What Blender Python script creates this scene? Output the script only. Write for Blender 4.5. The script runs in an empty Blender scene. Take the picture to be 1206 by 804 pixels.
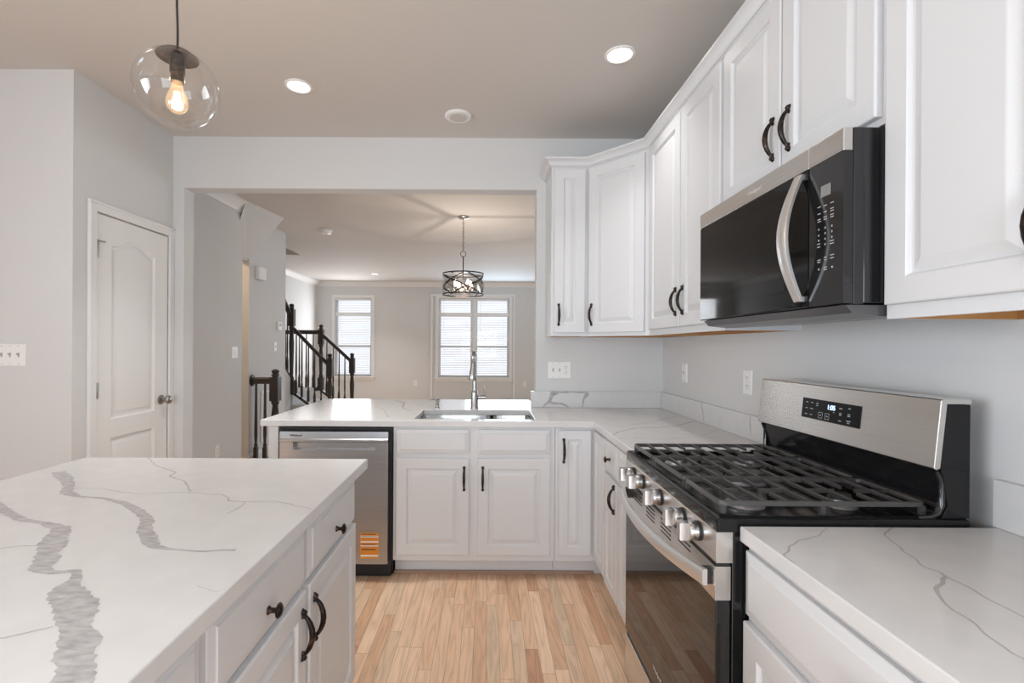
import bpy, bmesh, math, random
from mathutils import Vector, Matrix
random.seed(7)
C = bpy.context.scene.collection
R = math.radians
PI = math.pi

# ------------------------------------------------------------------ camera
CAMH, FPX, VX, VY, ROLL = 1.34, 562.0, 575.0, 408.0, 0.006
cam = bpy.data.cameras.new('camera'); co = bpy.data.objects.new('camera', cam); C.objects.link(co)
cam.sensor_width = 36; cam.lens = FPX*36/1206
cam.shift_x = (603-VX)/1206; cam.shift_y = (VY-402)/1206
cam.clip_start = 0.02
co.matrix_world = Matrix.Translation((0, 0, CAMH)) @ Matrix.Rotation(R(90), 4, 'X') @ Matrix.Rotation(ROLL, 4, 'Z')
bpy.context.scene.camera = co

# ------------------------------------------------------------------ light
sc = bpy.context.scene
sc.view_settings.view_transform = 'Standard'; sc.view_settings.look = 'None'
sc.view_settings.gamma = 1; sc.view_settings.use_curve_mapping = False
sc.view_settings.exposure = 0.2
sc.cycles.use_denoising = True
sc.cycles.max_bounces = 10; sc.cycles.diffuse_bounces = 6; sc.cycles.glossy_bounces = 5
sc.cycles.transmission_bounces = 8; sc.cycles.transparent_max_bounces = 16
sc.cycles.sample_clamp_indirect = 6
sc.cycles.caustics_reflective = False; sc.cycles.caustics_refractive = False
w = bpy.data.worlds.new('sky'); sc.world = w; w.use_nodes = True
w.node_tree.nodes['Background'].inputs[0].default_value = (0.93, 0.96, 1, 1)
w.node_tree.nodes['Background'].inputs[1].default_value = 1.15

def area(name, loc, rot, sx, sy, power, color=(1, 1, 1), shape='RECTANGLE', spread=180):
    l = bpy.data.lights.new(name, 'AREA'); l.shape = shape; l.size = sx
    if shape in ('RECTANGLE', 'ELLIPSE'): l.size_y = sy
    l.energy = power; l.color = color; l.spread = R(spread)
    o = bpy.data.objects.new(name, l); C.objects.link(o); o.location = loc; o.rotation_euler = rot
    return o
# daylight through the glass doors behind the viewer, and through the two far windows; the side lamps are added fill
area('daylight_patio', (-.45, -2.92, 1.15), (R(90), 0, R(-6)), 1.9, 1.9, 74, (0.82, 0.91, 1))
area('daylight_far_window', (0.31, 10.85, 1.6), (R(-90), 0, 0), 1.6, 1.7, 46, (0.62, 0.82, 1))
area('daylight_far_side_window', (-3.1, 10.85, 1.6), (R(-90), 0, 0), 0.8, 1.7, 26, (0.93, 0.96, 1))
area('fill_great_room_side', (3.4, 7.0, 1.6), (R(90), 0, R(90)), 3.0, 1.8, 40, (0.88, 0.95, 1))  # added fill to brighten the great room, that wall has no window
area('fill_breakfast_side', (-4.4, -1.3, 1.5), (R(90), 0, R(-90)), 2.4, 1.8, 80, (0.86, 0.93, 1), spread=125)  # added sideways fill for the right wall, no window on this side

# ------------------------------------------------------------------ materials
def mat(name, col=(.8, .8, .8), rough=.5, metal=0, spec=.5, emit=None, es=0, coat=0, bump=0, bscale=100, trans=0, ior=1.45):
    m = bpy.data.materials.new(name); m.use_nodes = True
    nt = m.node_tree; b = nt.nodes['Principled BSDF']
    b.inputs['Base Color'].default_value = (*col, 1); b.inputs['Roughness'].default_value = rough
    b.inputs['Metallic'].default_value = metal; b.inputs['Specular IOR Level'].default_value = spec
    b.inputs['Coat Weight'].default_value = coat; b.inputs['IOR'].default_value = ior
    b.inputs['Transmission Weight'].default_value = trans
    if emit: b.inputs['Emission Color'].default_value = (*emit, 1); b.inputs['Emission Strength'].default_value = es
    if bump:
        n = nt.nodes.new('ShaderNodeTexNoise'); n.inputs['Scale'].default_value = bscale
        g = nt.nodes.new('ShaderNodeNewGeometry'); nt.links.new(g.outputs['Position'], n.inputs['Vector'])
        bp = nt.nodes.new('ShaderNodeBump'); bp.inputs['Strength'].default_value = bump; bp.inputs['Distance'].default_value = .002
        nt.links.new(n.outputs['Fac'], bp.inputs['Height']); nt.links.new(bp.outputs['Normal'], b.inputs['Normal'])
    return m

def noise_tint(m, col_a, col_b, scale=(1, 1, 1), nscale=5, detail=3, lo=.35, hi=.65):
    nt = m.node_tree; b = nt.nodes['Principled BSDF']
    g = nt.nodes.new('ShaderNodeNewGeometry'); mp = nt.nodes.new('ShaderNodeMapping'); mp.inputs['Scale'].default_value = scale
    n = nt.nodes.new('ShaderNodeTexNoise'); n.inputs['Scale'].default_value = nscale; n.inputs['Detail'].default_value = detail
    r = nt.nodes.new('ShaderNodeValToRGB'); r.color_ramp.elements[0].position = lo; r.color_ramp.elements[1].position = hi
    r.color_ramp.elements[0].color = (*col_a, 1); r.color_ramp.elements[1].color = (*col_b, 1)
    nt.links.new(g.outputs['Position'], mp.inputs[0]); nt.links.new(mp.outputs[0], n.inputs['Vector'])
    nt.links.new(n.outputs['Fac'], r.inputs[0]); nt.links.new(r.outputs[0], b.inputs['Base Color'])
    return m

def brushed(name, col, rough, axis=0, dark=None):
    m = mat(name, col, rough, 1)
    s = [300, 300, 300]; s[axis] = 2
    d = dark or tuple(c*.9 for c in col)
    noise_tint(m, d, col, tuple(s), 1, 2, .3, .7)
    return m

def floor_mat():
    m = mat('oak_strips', (.5, .3, .15), .3, spec=.45); nt = m.node_tree; N = nt.nodes; L = nt.links; b = N['Principled BSDF']
    g = N.new('ShaderNodeNewGeometry'); s = N.new('ShaderNodeSeparateXYZ'); L.new(g.outputs['Position'], s.inputs[0])
    def M(op, a, bb=None, c=None):
        n = N.new('ShaderNodeMath'); n.operation = op
        for i, v in enumerate((a, bb, c)):
            if v is None: continue
            if isinstance(v, (int, float)): n.inputs[i].default_value = v
            else: L.new(v, n.inputs[i])
        return n.outputs[0]
    u = M('DIVIDE', s.outputs[0], .057); ci = M('FLOOR', u); fu = M('FRACT', u)
    wn = N.new('ShaderNodeTexWhiteNoise'); wn.noise_dimensions = '1D'; L.new(ci, wn.inputs['W'])
    v = M('ADD', M('DIVIDE', s.outputs[1], .66), M('MULTIPLY', wn.outputs['Value'], 7.3)); ri = M('FLOOR', v); fv = M('FRACT', v)
    cv = N.new('ShaderNodeCombineXYZ'); L.new(ci, cv.inputs[0]); L.new(ri, cv.inputs[1])
    w2 = N.new('ShaderNodeTexWhiteNoise'); w2.noise_dimensions = '2D'; L.new(cv.outputs[0], w2.inputs['Vector'])
    ramp = N.new('ShaderNodeValToRGB'); cr = ramp.color_ramp
    cols = [(0, (.54, .30, .19)), (.07, (.62, .39, .25)), (.25, (.71, .47, .31)), (.45, (.75, .52, .355)), (.6, (.64, .47, .33)), (.8, (.79, .57, .405)), (.95, (.70, .45, .29)), (1, (.50, .27, .17))]
    cr.elements[0].position = 0; cr.elements[0].color = (*cols[0][1], 1); cr.elements[1].position = 1; cr.elements[1].color = (*cols[-1][1], 1)
    for p, c in cols[1:-1]: e = cr.elements.new(p); e.color = (*c, 1)
    L.new(w2.outputs['Value'], ramp.inputs[0])
    # grain: cathedral rings distorted, offset per plank
    off = N.new('ShaderNodeCombineXYZ')
    L.new(M('ADD', s.outputs[0], M('MULTIPLY', w2.outputs['Value'], 9)), off.inputs[0])
    L.new(M('MULTIPLY', M('ADD', s.outputs[1], M('MULTIPLY', w2.outputs['Value'], 5)), .09), off.inputs[1])
    n1 = N.new('ShaderNodeTexNoise'); n1.inputs['Scale'].default_value = 16; n1.inputs['Detail'].default_value = 2; L.new(off.outputs[0], n1.inputs['Vector'])
    ring = M('POWER', M('PINGPONG', M('MULTIPLY', n1.outputs['Fac'], 13), 1), .5)
    off2 = N.new('ShaderNodeCombineXYZ'); L.new(M('MULTIPLY', s.outputs[0], 420), off2.inputs[0]); L.new(M('MULTIPLY', s.outputs[1], 9), off2.inputs[1])
    n2 = N.new('ShaderNodeTexNoise'); n2.inputs['Scale'].default_value = 1; L.new(off2.outputs[0], n2.inputs['Vector'])
    gr = M('ADD', M('MULTIPLY', ring, .26), M('MULTIPLY', n2.outputs['Fac'], .30))
    val = M('ADD', gr, .66)
    gap = M('MINIMUM', M('MULTIPLY', M('SUBTRACT', .5, M('ABSOLUTE', M('SUBTRACT', fu, .5))), .057), M('MULTIPLY', M('SUBTRACT', .5, M('ABSOLUTE', M('SUBTRACT', fv, .5))), .66))
    gm = N.new('ShaderNodeMapRange'); gm.inputs['From Max'].default_value = .0016; gm.inputs['To Min'].default_value = .34; L.new(gap, gm.inputs['Value'])
    mul = N.new('ShaderNodeVectorMath'); mul.operation = 'SCALE'; L.new(ramp.outputs[0], mul.inputs[0]); L.new(M('MULTIPLY', val, gm.outputs[0]), mul.inputs['Scale'])
    L.new(mul.outputs[0], b.inputs['Base Color'])
    return m

def thin_glass(name, tint=(1, 1, 1), k=.08):
    m = bpy.data.materials.new(name); m.use_nodes = True; nt = m.node_tree; N = nt.nodes; N.clear()
    o = N.new('ShaderNodeOutputMaterial'); mx = N.new('ShaderNodeMixShader'); t = N.new('ShaderNodeBsdfTransparent'); g = N.new('ShaderNodeBsdfGlossy')
    t.inputs[0].default_value = (*tint, 1); g.inputs['Roughness'].default_value = .01
    lw = N.new('ShaderNodeLayerWeight'); lw.inputs['Blend'].default_value = .25
    mm = N.new('ShaderNodeMath'); mm.operation = 'MULTIPLY_ADD'; mm.inputs[1].default_value = .55; mm.inputs[2].default_value = k
    nt.links.new(lw.outputs['Facing'], mm.inputs[0]); nt.links.new(mm.outputs[0], mx.inputs[0])
    nt.links.new(t.outputs[0], mx.inputs[1]); nt.links.new(g.outputs[0], mx.inputs[2]); nt.links.new(mx.outputs[0], o.inputs[0])
    return m

WALL = mat('greige_paint', (.675, .68, .68), .75, bump=.06, bscale=250)
CEIL = mat('ceiling_paint', (.64, .61, .58), .8)
TRIM = mat('white_trim_paint', (.80, .805, .80), .4)
CAB = mat('white_cabinet_paint', (.685, .695, .71), .33, spec=.45)
ISL = mat('island_cabinet_paint', (.70, .715, .73), .38)
WOODIN = mat('raw_maple', (.50, .27, .10), .5); noise_tint(WOODIN, (.42, .21, .07), (.56, .31, .13), (3, 3, 60), 1)
FLOOR = floor_mat()
QUARTZ = mat('white_quartz', (.72, .72, .715), .13, spec=.5); noise_tint(QUARTZ, (.655, .66, .665), (.69, .695, .70), (1, 1, 1), 14, 6, .3, .7)
VEIN = mat('quartz_grey_vein', (.4, .4, .41), .16); noise_tint(VEIN, (.32, .315, .325), (.56, .55, .555), (35, 90, 35), 1, 3, .25, .75)
HAIR = mat('quartz_fine_vein', (.47, .46, .46), .16)
STEEL = brushed('brushed_stainless', (.72, .70, .675), .27, 1)
STEELX = brushed('brushed_stainless_sideways', (.50, .505, .52), .26, 0)
STEELD = mat('satin_steel', (.42, .415, .41), .27, 1)
SATIN = mat('satin_aluminium_bar', (.80, .80, .80), .36, 1)
KNOBM = mat('knob_metal', (.52, .52, .52), .27, 1)
CHROME = mat('polished_steel', (.75, .75, .75), .12, 1)
BLACK = mat('black_enamel', (.012, .012, .013), .12, spec=.6, coat=.3)
BLACKM = mat('black_plastic', (.02, .02, .022), .4)
MGLASS = mat('microwave_glass', (.006, .006, .006), .04, spec=.27)
DISPB = mat('display_black', (.008, .008, .009), .25, spec=.2)
COOK = mat('cooktop_enamel', (.010, .010, .011), .16, spec=.35)
BGLASS = mat('black_glass', (.006, .006, .007), .03, spec=.8)
IRON = mat('cast_iron', (.06, .058, .057), .38, spec=.5)
BRONZE = mat('oil_rubbed_bronze', (.045, .035, .032), .33, .85); noise_tint(BRONZE, (.03, .025, .025), (.16, .09, .06), (60, 60, 60), 1, 2, .5, .8)
NICKEL = mat('brushed_nickel', (.36, .34, .31), .28, 1)
PLATE = mat('white_plastic', (.86, .86, .85), .35)
PLATED = mat('plate_slots', (.12, .12, .12), .5)
ESP = mat('espresso_wood', (.042, .032, .027), .35, spec=.5)
GLASSW = thin_glass('window_glass', (.97, .98, 1), .03)
GLOBE = thin_glass('clear_globe_glass', (.985, .98, .97), .03)
BULB = mat('glowing_filament', (1, .8, .5), .5, emit=(1, .62, .25), es=40)
BULBG = thin_glass('bulb_glass', (1, .93, .82), .05)
_n = BULBG.node_tree; _a = _n.nodes.new('ShaderNodeAddShader'); _e = _n.nodes.new('ShaderNodeEmission'); _e.inputs[0].default_value = (1, .66, .36, 1); _e.inputs[1].default_value = .22
_o = [x for x in _n.nodes if x.type == 'OUTPUT_MATERIAL'][0]; _m = [x for x in _n.nodes if x.type == 'MIX_SHADER'][0]
_n.links.new(_m.outputs[0], _a.inputs[0]); _n.links.new(_e.outputs[0], _a.inputs[1]); _n.links.new(_a.outputs[0], _o.inputs[0])
LED = mat('lamp_diffuser', (1, 1, 1), .5, emit=(1, .93, .84), es=9)
SHADE = mat('frosted_glass', (.9, .88, .84), .4, trans=.6, emit=(1, .9, .75), es=.6)
BLIND = mat('white_blind_slats', (.88, .89, .9), .5)
LABELO = mat('orange_print', (.72, .27, .03), .5)
LABELW = mat('white_print', (.85, .82, .78), .5)
INK = mat('grey_ink', (.45, .45, .45), .5)
INKD = mat('dark_ink', (.05, .05, .05), .5)
GLOW = mat('clock_digits', (.3, .5, 1), .5, emit=(.45, .65, 1), es=2.5)
DRUMG = thin_glass('pale_drum_glass', (.93, .92, .90), .10)
ALU = mat('cast_aluminium', (.42, .42, .43), .4, .8)
LCD = mat('grey_display', (.25, .25, .24), .3)
LOGO = mat('logo_silver', (.75, .73, .70), .3, .6)

# ------------------------------------------------------------------ mesh helpers
def wloc(o):
    v = Vector((0, 0, 0))
    while o is not None: v += Vector(o.location); o = o.parent
    return v
def obj(name, bm, m, parent=None, smooth=None, bev=0, seg=2):
    """link a world-space bmesh as ONE mesh object"""
    me = bpy.data.meshes.new(name)
    if parent is not None: bmesh.ops.translate(bm, vec=-wloc(parent), verts=bm.verts)
    bmesh.ops.recalc_face_normals(bm, faces=bm.faces)
    if smooth:
        for f in bm.faces: f.smooth = True
        for e in bm.edges:
            if len(e.link_faces) == 2 and e.calc_face_angle(0) > R(smooth): e.smooth = False
    bm.to_mesh(me); bm.free()
    for mm in (m if isinstance(m, (list, tuple)) else [m]): me.materials.append(mm)
    o = bpy.data.objects.new(name, me); C.objects.link(o)
    if parent is not None: o.parent = parent
    if bev:
        b = o.modifiers.new('soft_edge', 'BEVEL'); b.width = bev; b.segments = seg; b.limit_method = 'ANGLE'; b.angle_limit = R(40)
        b.harden_normals = False
    return o
def thing(name, label, cat, loc, group=None):
    o = bpy.data.objects.new(name, None); C.objects.link(o); o.location = loc; o.empty_display_size = .1
    o['label'] = label; o['category'] = cat
    if group: o['group'] = group
    return o
def tag(o, label, cat, group=None):
    o['label'] = label; o['category'] = cat
    if group: o['group'] = group
    return o
def struct(name, bm, m, parent=None, smooth=None, bev=0):
    o = obj(name, bm, m, parent, smooth, bev)
    if parent is None: o['kind'] = 'structure'
    return o
def sroot(name, loc, label=None):
    o = bpy.data.objects.new(name, None); C.objects.link(o); o.location = loc; o['kind'] = 'structure'
    if label: o['label'] = label
    return o
def nb(): return bmesh.new()
def box(bm, x0, x1, y0, y1, z0, z1, mi=0, M=None):
    vs = [bm.verts.new((x, y, z)) for z in (z0, z1) for y in (y0, y1) for x in (x0, x1)]
    if M is not None:
        for v in vs: v.co = M @ v.co
    for q in ((0, 2, 3, 1), (4, 5, 7, 6), (0, 1, 5, 4), (2, 6, 7, 3), (0, 4, 6, 2), (1, 3, 7, 5)):
        bm.faces.new([vs[i] for i in q]).material_index = mi
    return vs
def loft(bm, rings, mi=0, cap0=True, cap1=True, closed=True, M=None):
    rr = []
    for r in rings:
        rr.append([bm.verts.new(M @ Vector(p) if M is not None else Vector(p)) for p in r])
    n = len(rr[0])
    for a, b in zip(rr[:-1], rr[1:]):
        for i in range(n if closed else n-1):
            j = (i+1) % n
            try: bm.faces.new((a[i], a[j], b[j], b[i])).material_index = mi
            except ValueError: pass
    if cap0 and n > 2: bm.faces.new(rr[0][::-1]).material_index = mi
    if cap1 and n > 2: bm.faces.new(rr[-1]).material_index = mi
    return rr
def tube(bm, pts, rad, n=10, mi=0, closed=False, flat=1.0, M=None, caps=True):
    pts = [Vector(p) for p in pts]; k = len(pts)
    if not isinstance(rad, (list, tuple)): rad = [rad]*k
    rings = []; up = None
    for i, p in enumerate(pts):
        if closed: t = (pts[(i+1) % k]-pts[i-1]).normalized()
        else: t = (pts[min(i+1, k-1)]-pts[max(i-1, 0)]).normalized()
        if up is None:
            up = Vector((0, 0, 1)) if abs(t.z) < .9 else Vector((0, 1, 0))
        a = (up - t*up.dot(t)).normalized(); b = t.cross(a); up = a
        rings.append([p+(a*math.cos(2*PI*j/n)*flat+b*math.sin(2*PI*j/n))*rad[i] for j in range(n)])
    if closed: rings.append(rings[0])
    loft(bm, rings, mi, caps and not closed, caps and not closed, M=M)
    if closed: bmesh.ops.remove_doubles(bm, verts=bm.verts, dist=1e-6)
def lathe(bm, prof, c=(0, 0, 0), n=24, mi=0, axis='Z', M=None):
    """prof: (radius, height) pairs"""
    c = Vector(c); rings = []
    for r, h in prof:
        r = max(r, 1e-5); ring = []
        for j in range(n):
            a = 2*PI*j/n; x, y = r*math.cos(a), r*math.sin(a)
            if axis == 'Z': p = Vector((x, y, h))
            elif axis == 'Y': p = Vector((x, h, y))
            else: p = Vector((h, x, y))
            ring.append(c+p)
        rings.append(ring)
    loft(bm, rings, mi, M=M)
def frame_mx(o, u, n):
    """local (u along the front, n outwards, z up) -> world"""
    u = Vector(u).normalized(); n = Vector(n).normalized(); z = Vector((0, 0, 1)); o = Vector(o)
    return Matrix(((u.x, n.x, z.x, o.x), (u.y, n.y, z.y, o.y), (u.z, n.z, z.z, o.z), (0, 0, 0, 1)))
def rectring(u0, u1, z0, z1, n):
    return [(u0, n, z0), (u1, n, z0), (u1, n, z1), (u0, n, z1)]
def panel_door(bm, M, u0, u1, z0, z1, stile=.058, t=.019):
    R_ = [(0, .0), (0, t-.004), (.0015, t-.0015), (.005, t), (stile, t), (stile+.003, t-.002), (stile+.006, t-.0095), (stile+.012, t-.010), (stile+.034, t-.0015), (stile+.037, t-.001)]
    loft(bm, [rectring(u0+i, u1-i, z0+i, z1-i, n) for i, n in R_], M=M)
def slab_front(bm, M, u0, u1, z0, z1, t=.019, b=.02):
    R_ = [(0, 0), (0, t-.009), (.002, t-.007), (b, t-.003), (b+.003, t), ]
    loft(bm, [rectring(u0+i, u1-i, z0+i, z1-i, n) for i, n in R_], M=M)
def pull(parent, M, u, z, L=.132, horizontal=False, h=.027):
    """curved bronze pull with a foot at each end, (u, z) is its centre"""
    bm = nb(); a = L/2
    P = []; rad = []
    prof = [(-1, .0045, .0066), (-.93, .006, .0080), (-.86, .006, .0062), (-.78, .009, .0050), (-.68, .016, .0058), (-.5, .024, .0068), (-.25, .030, .0078), (0, .032, .0082)]
    prof += [(-p[0], p[1], p[2]) for p in prof[-2::-1]]
    for s, n, r in prof:
        P.append((u, n*h/.032, z+s*a) if not horizontal else (u+s*a, n*h/.032, z)); rad.append(r)
    tube(bm, P, rad, 10, M=M)
    for s in (-1, 1):
        c = (u, 0, z+s*a*.97) if not horizontal else (u+s*a*.97, 0, z)
        lathe(bm, [(.0085, 0), (.0085, .002), (.006, .005), (.0048, .009)], c, 12, axis='Y', M=M)
        c = (u, 0, z+s*a*.76) if not horizontal else (u+s*a*.76, 0, z)
        lathe(bm, [(.006, 0), (.0045, .004), (.0045, .011)], c, 10, axis='Y', M=M)
    return obj('handle', bm, BRONZE, parent, smooth=50)
def knob(parent, M, u, z, s=1.0):
    bm = nb()
    lathe(bm, [(.0095*s, 0), (.0095*s, .002), (.006*s, .006), (.0055*s, .015), (.009*s, .019), (.0155*s, .0215), (.0165*s, .0245), (.013*s, .028), (.0125*s, .0285), (.006*s, .031), (0, .0315)], (u, 0, z), 20, axis='Y', M=M)
    return obj('knob', bm, BRONZE, parent, smooth=45)
def text_mesh(s, size, M, align='CENTER', ext=.0004, font_shear=0):
    cu = bpy.data.curves.new('t', 'FONT'); cu.body = s; cu.size = size; cu.align_x = align; cu.align_y = 'CENTER'; cu.extrude = ext; cu.shear = font_shear
    to = bpy.data.objects.new('t', cu); C.objects.link(to); bpy.context.view_layer.update()
    me = bpy.data.meshes.new_from_object(to.evaluated_get(bpy.context.evaluated_depsgraph_get()))
    bm = nb(); bm.from_mesh(me); bpy.data.objects.remove(to); bpy.data.meshes.remove(me); bpy.data.curves.remove(cu)
    for v in bm.verts: v.co = M @ Vector((v.co.x, v.co.z, v.co.y))
    return bm
def cells(bm, xs, ys, solid, z0, z1):
    """a slab made of grid cells, open where solid(cx, cy) is false"""
    V = {}
    def v(i, j, k):
        if (i, j, k) not in V: V[(i, j, k)] = bm.verts.new((xs[i], ys[j], (z0, z1)[k]))
        return V[(i, j, k)]
    S = lambda i, j: 0 <= i < len(xs)-1 and 0 <= j < len(ys)-1 and solid((xs[i]+xs[i+1])/2, (ys[j]+ys[j+1])/2)
    for i in range(len(xs)-1):
        for j in range(len(ys)-1):
            if not S(i, j): continue
            bm.faces.new((v(i, j, 1), v(i+1, j, 1), v(i+1, j+1, 1), v(i, j+1, 1)))
            bm.faces.new((v(i, j, 0), v(i, j+1, 0), v(i+1, j+1, 0), v(i+1, j, 0)))
            for di, dj, a, b in ((-1, 0, (i, j), (i, j+1)), (1, 0, (i+1, j), (i+1, j+1)), (0, -1, (i, j), (i+1, j)), (0, 1, (i, j+1), (i+1, j+1))):
                if not S(i+di, j+dj): bm.faces.new((v(*a, 0), v(*b, 0), v(*b, 1), v(*a, 1)))
def sweep(bm, path, prof, closed=False, mi=0, inward=1):
    """profile (offset, z) swept along a level polyline with mitred corners; offset goes to the right of travel * inward"""
    P = [Vector((p[0], p[1], 0)) for p in path]; k = len(P); rings = []
    for i in range(k):
        d0 = (P[i]-P[i-1]).normalized() if i > 0 else None; d1 = (P[i+1]-P[i]).normalized() if i < k-1 else None
        n0 = Vector((d0.y, -d0.x, 0)) if d0 else None; n1 = Vector((d1.y, -d1.x, 0)) if d1 else None
        if n0 and n1: m = (n0+n1).normalized(); m = m/max(.2, m.dot(n0))
        else: m = n0 or n1
        rings.append([P[i]+m*o*inward+Vector((0, 0, z)) for o, z in prof])
    loft(bm, rings, mi)

def hyz(px): return VY+ROLL*(px-VX)
def on_z(px, py, Z):
    Y = (CAMH-Z)*FPX/(py-hyz(px)); return ((px-VX)*Y/FPX, Y, Z)
def ribbon(bm, pts, widths, mi, nrm=(0, 0, 1), rag=.25, lift=.0003, step=.007, lim=None):
    """a vein lying in the surface: pts world, widths metres"""
    nrm = Vector(nrm); P = [Vector(p) for p in pts]; pp = []; ww = []
    for i in range(len(P)-1):
        L = (P[i+1]-P[i]).length; k = max(1, int(L/step))
        for j in range(k):
            t = j/k; pp.append(P[i].lerp(P[i+1], t)); ww.append(widths[i]*(1-t)+widths[i+1]*t)
    pp.append(P[-1]); ww.append(widths[-1])
    if max(widths) < .012 and lim:      # thin veins wander a little
        f1, f2, f3 = (random.uniform(0, 6) for _ in range(3)); d = 0
        for i in range(1, len(pp)-1):
            d += (pp[i]-pp[i-1]).length if i > 1 else 0
            pp[i] = pp[i]+Vector((math.sin(d*95+f1)*.0022+math.sin(d*230+f2)*.0010, math.sin(d*120+f3)*.0022+math.sin(d*310+f1)*.0010, 0))
    # soften the corners of the centre line a little
    for _ in range(2): pp = [pp[0]]+[(pp[i-1]+pp[i]*2+pp[i+1])/4 for i in range(1, len(pp)-1)]+[pp[-1]]
    L_, R_ = [], []; ra = rb = 0
    for i, p in enumerate(pp):
        t = (pp[min(i+1, len(pp)-1)]-pp[max(i-1, 0)]).normalized(); s = nrm.cross(t).normalized(); h = ww[i]/2
        ra = .5*ra+.75*random.uniform(-1, 1); rb = .5*rb+.75*random.uniform(-1, 1)
        a = p+s*h*(1+rag*ra); b = p-s*h*(1+rag*rb)
        for q in (a, b):
            if lim: q.x = min(max(q.x, lim[0]), lim[1]); q.y = min(max(q.y, lim[2]), lim[3])
            q += nrm*lift
        L_.append(bm.verts.new(a)); R_.append(bm.verts.new(b))
    for i in range(len(pp)-1):
        try: bm.faces.new((L_[i], L_[i+1], R_[i+1], R_[i])).material_index = mi
        except ValueError: pass
def px_vein(bm, zpts, Z, mi, lim=None, rag=.25, sc_=None, org=None):
    P, W = [], []
    for q in zpts:
        x, y, wd = q
        if sc_: x = x/sc_+org[0]; y = y/sc_+org[1]
        p = on_z(x, y, Z)
        if lim: p = (min(max(p[0], lim[0]), lim[1]), min(max(p[1], lim[2]), lim[3]), p[2])
        P.append(p); W.append(wd*1.35*p[1]/FPX if wd < 4 else wd*1.1*p[1]/FPX)
    ribbon(bm, P, W, mi, rag=rag, lim=lim)

# ------------------------------------------------------------------ room constants
CZ = 2.815                      # ceiling
RW = 1.238                      # right wall
LW = -2.235                     # wall with the closet door
BY, BT = 3.377, .11             # partition wall and its thickness
HD = 2.45                       # header underside
FY = 10.96                      # far wall
FLX = -3.94                     # far left wall
FRX = 3.6

bm = nb(); box(bm, -4.7, FRX+.1, -3.1, FY+.1, -.1, 0); struct('floor', bm, FLOOR)
bm = nb()
box(bm, -4.7, FRX+.1, -3.1, 6.35, CZ, CZ+.1); box(bm, -3.07, FRX+.1, 6.35, FY+.1, CZ, CZ+.1); box(bm, FLX-.1, -3.07, 7.78, FY+.1, CZ, CZ+.1)
struct('ceiling', bm, CEIL)
bm = nb(); box(bm, FLX-.1, FLX, 6.25, 7.88, CZ+.1, 4.6); box(bm, -3.07, -2.97, 6.25, 7.88, CZ+.1, 4.6)
box(bm, FLX, -3.07, 7.78, 7.88, CZ+.1, 4.6); box(bm, FLX, -3.07, 6.25, 6.35, CZ+.1, 4.6); box(bm, FLX-.1, -2.97, 6.25, 7.88, 4.6, 4.7)
struct('wall_stairwell', bm, WALL)
bm = nb(); box(bm, RW, RW+.1, -3.1, BY, 0, CZ); struct('wall_right', bm, WALL)
bm = nb(); box(bm, LW-.1, -2.157, BY, BY+BT, 0, CZ); box(bm, .337, FRX, BY, BY+BT, 0, CZ); box(bm, -2.157, .337, BY, BY+BT, HD, CZ)
struct('wall_back', bm, WALL)
# closet wall with a doorway, and the wall that faces the viewer at the left edge
DY0, DY1, DZ = 2.713, 3.324, 2.092
bm = nb(); box(bm, LW-.1, LW, 2.563, DY0-.012, 0, CZ); box(bm, LW-.1, LW, DY1+.012, BY, 0, CZ); box(bm, LW-.1, LW, DY0-.012, DY1+.012, DZ+.012, CZ)
struct('wall_closet', bm, WALL)
bm = nb(); box(bm, -4.6, LW-.1, 2.563, 2.663, 0, CZ); struct('wall_left', bm, WALL)
bm = nb(); box(bm, -4.7, -4.6, -3.1, 2.663, 0, CZ); struct('wall_breakfast', bm, WALL)
bm = nb(); box(bm, -4.6, -2.9, -3.1, -3.0, 0, CZ); box(bm, .5, RW, -3.1, -3.0, 0, CZ); box(bm, -2.9, .5, -3.1, -3.0, 2.25, CZ); struct('wall_front', bm, WALL)
# stair hall wall (A), wall with the thermostat (B)
AX, AY1 = -2.56, 4.96
bm = nb(); box(bm, AX-.1, AX, BY+BT, AY1, 0, CZ); struct('wall_hall', bm, WALL)
BX, B0, B1 = -2.68, 5.34, 6.30
bm = nb(); box(bm, BX-.12, BX, B0, B1, 0, CZ); box(bm, BX-.12, BX, AY1+.001, B0, 2.30, CZ); struct('wall_stairs', bm, WALL)
bm = nb(); box(bm, FLX-.1, FLX, 3.3, FY, 0, CZ+.1); struct('wall_far_left', bm, WALL)
bm = nb(); box(bm, FRX, FRX+.1, BY, FY, 0, CZ); struct('wall_far_right', bm, WALL)
# far wall with its two window openings
def farx(px): return (px-VX)*FY/FPX
def farz(px, py): return CAMH-(py-hyz(px))*FY/FPX
WR = (farx(516.5), farx(599.5), farz(558, 444), farz(558, 351.5))
WL_ = (farx(394.5), farx(437.5), farz(415, 442.5), farz(415, 351))
xs = [FLX-.1, WL_[0], WL_[1], WR[0], WR[1], FRX+.1]
bm = nb()
for i, (a, b) in enumerate(zip(xs[:-1], xs[1:])):
    if i in (1, 3):
        W_ = WL_ if i == 1 else WR
        box(bm, a, b, FY, FY+.12, 0, W_[2]); box(bm, a, b, FY, FY+.12, W_[3], CZ)
    else: box(bm, a, b, FY, FY+.12, 0, CZ)
struct('wall_far', bm, WALL)

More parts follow.
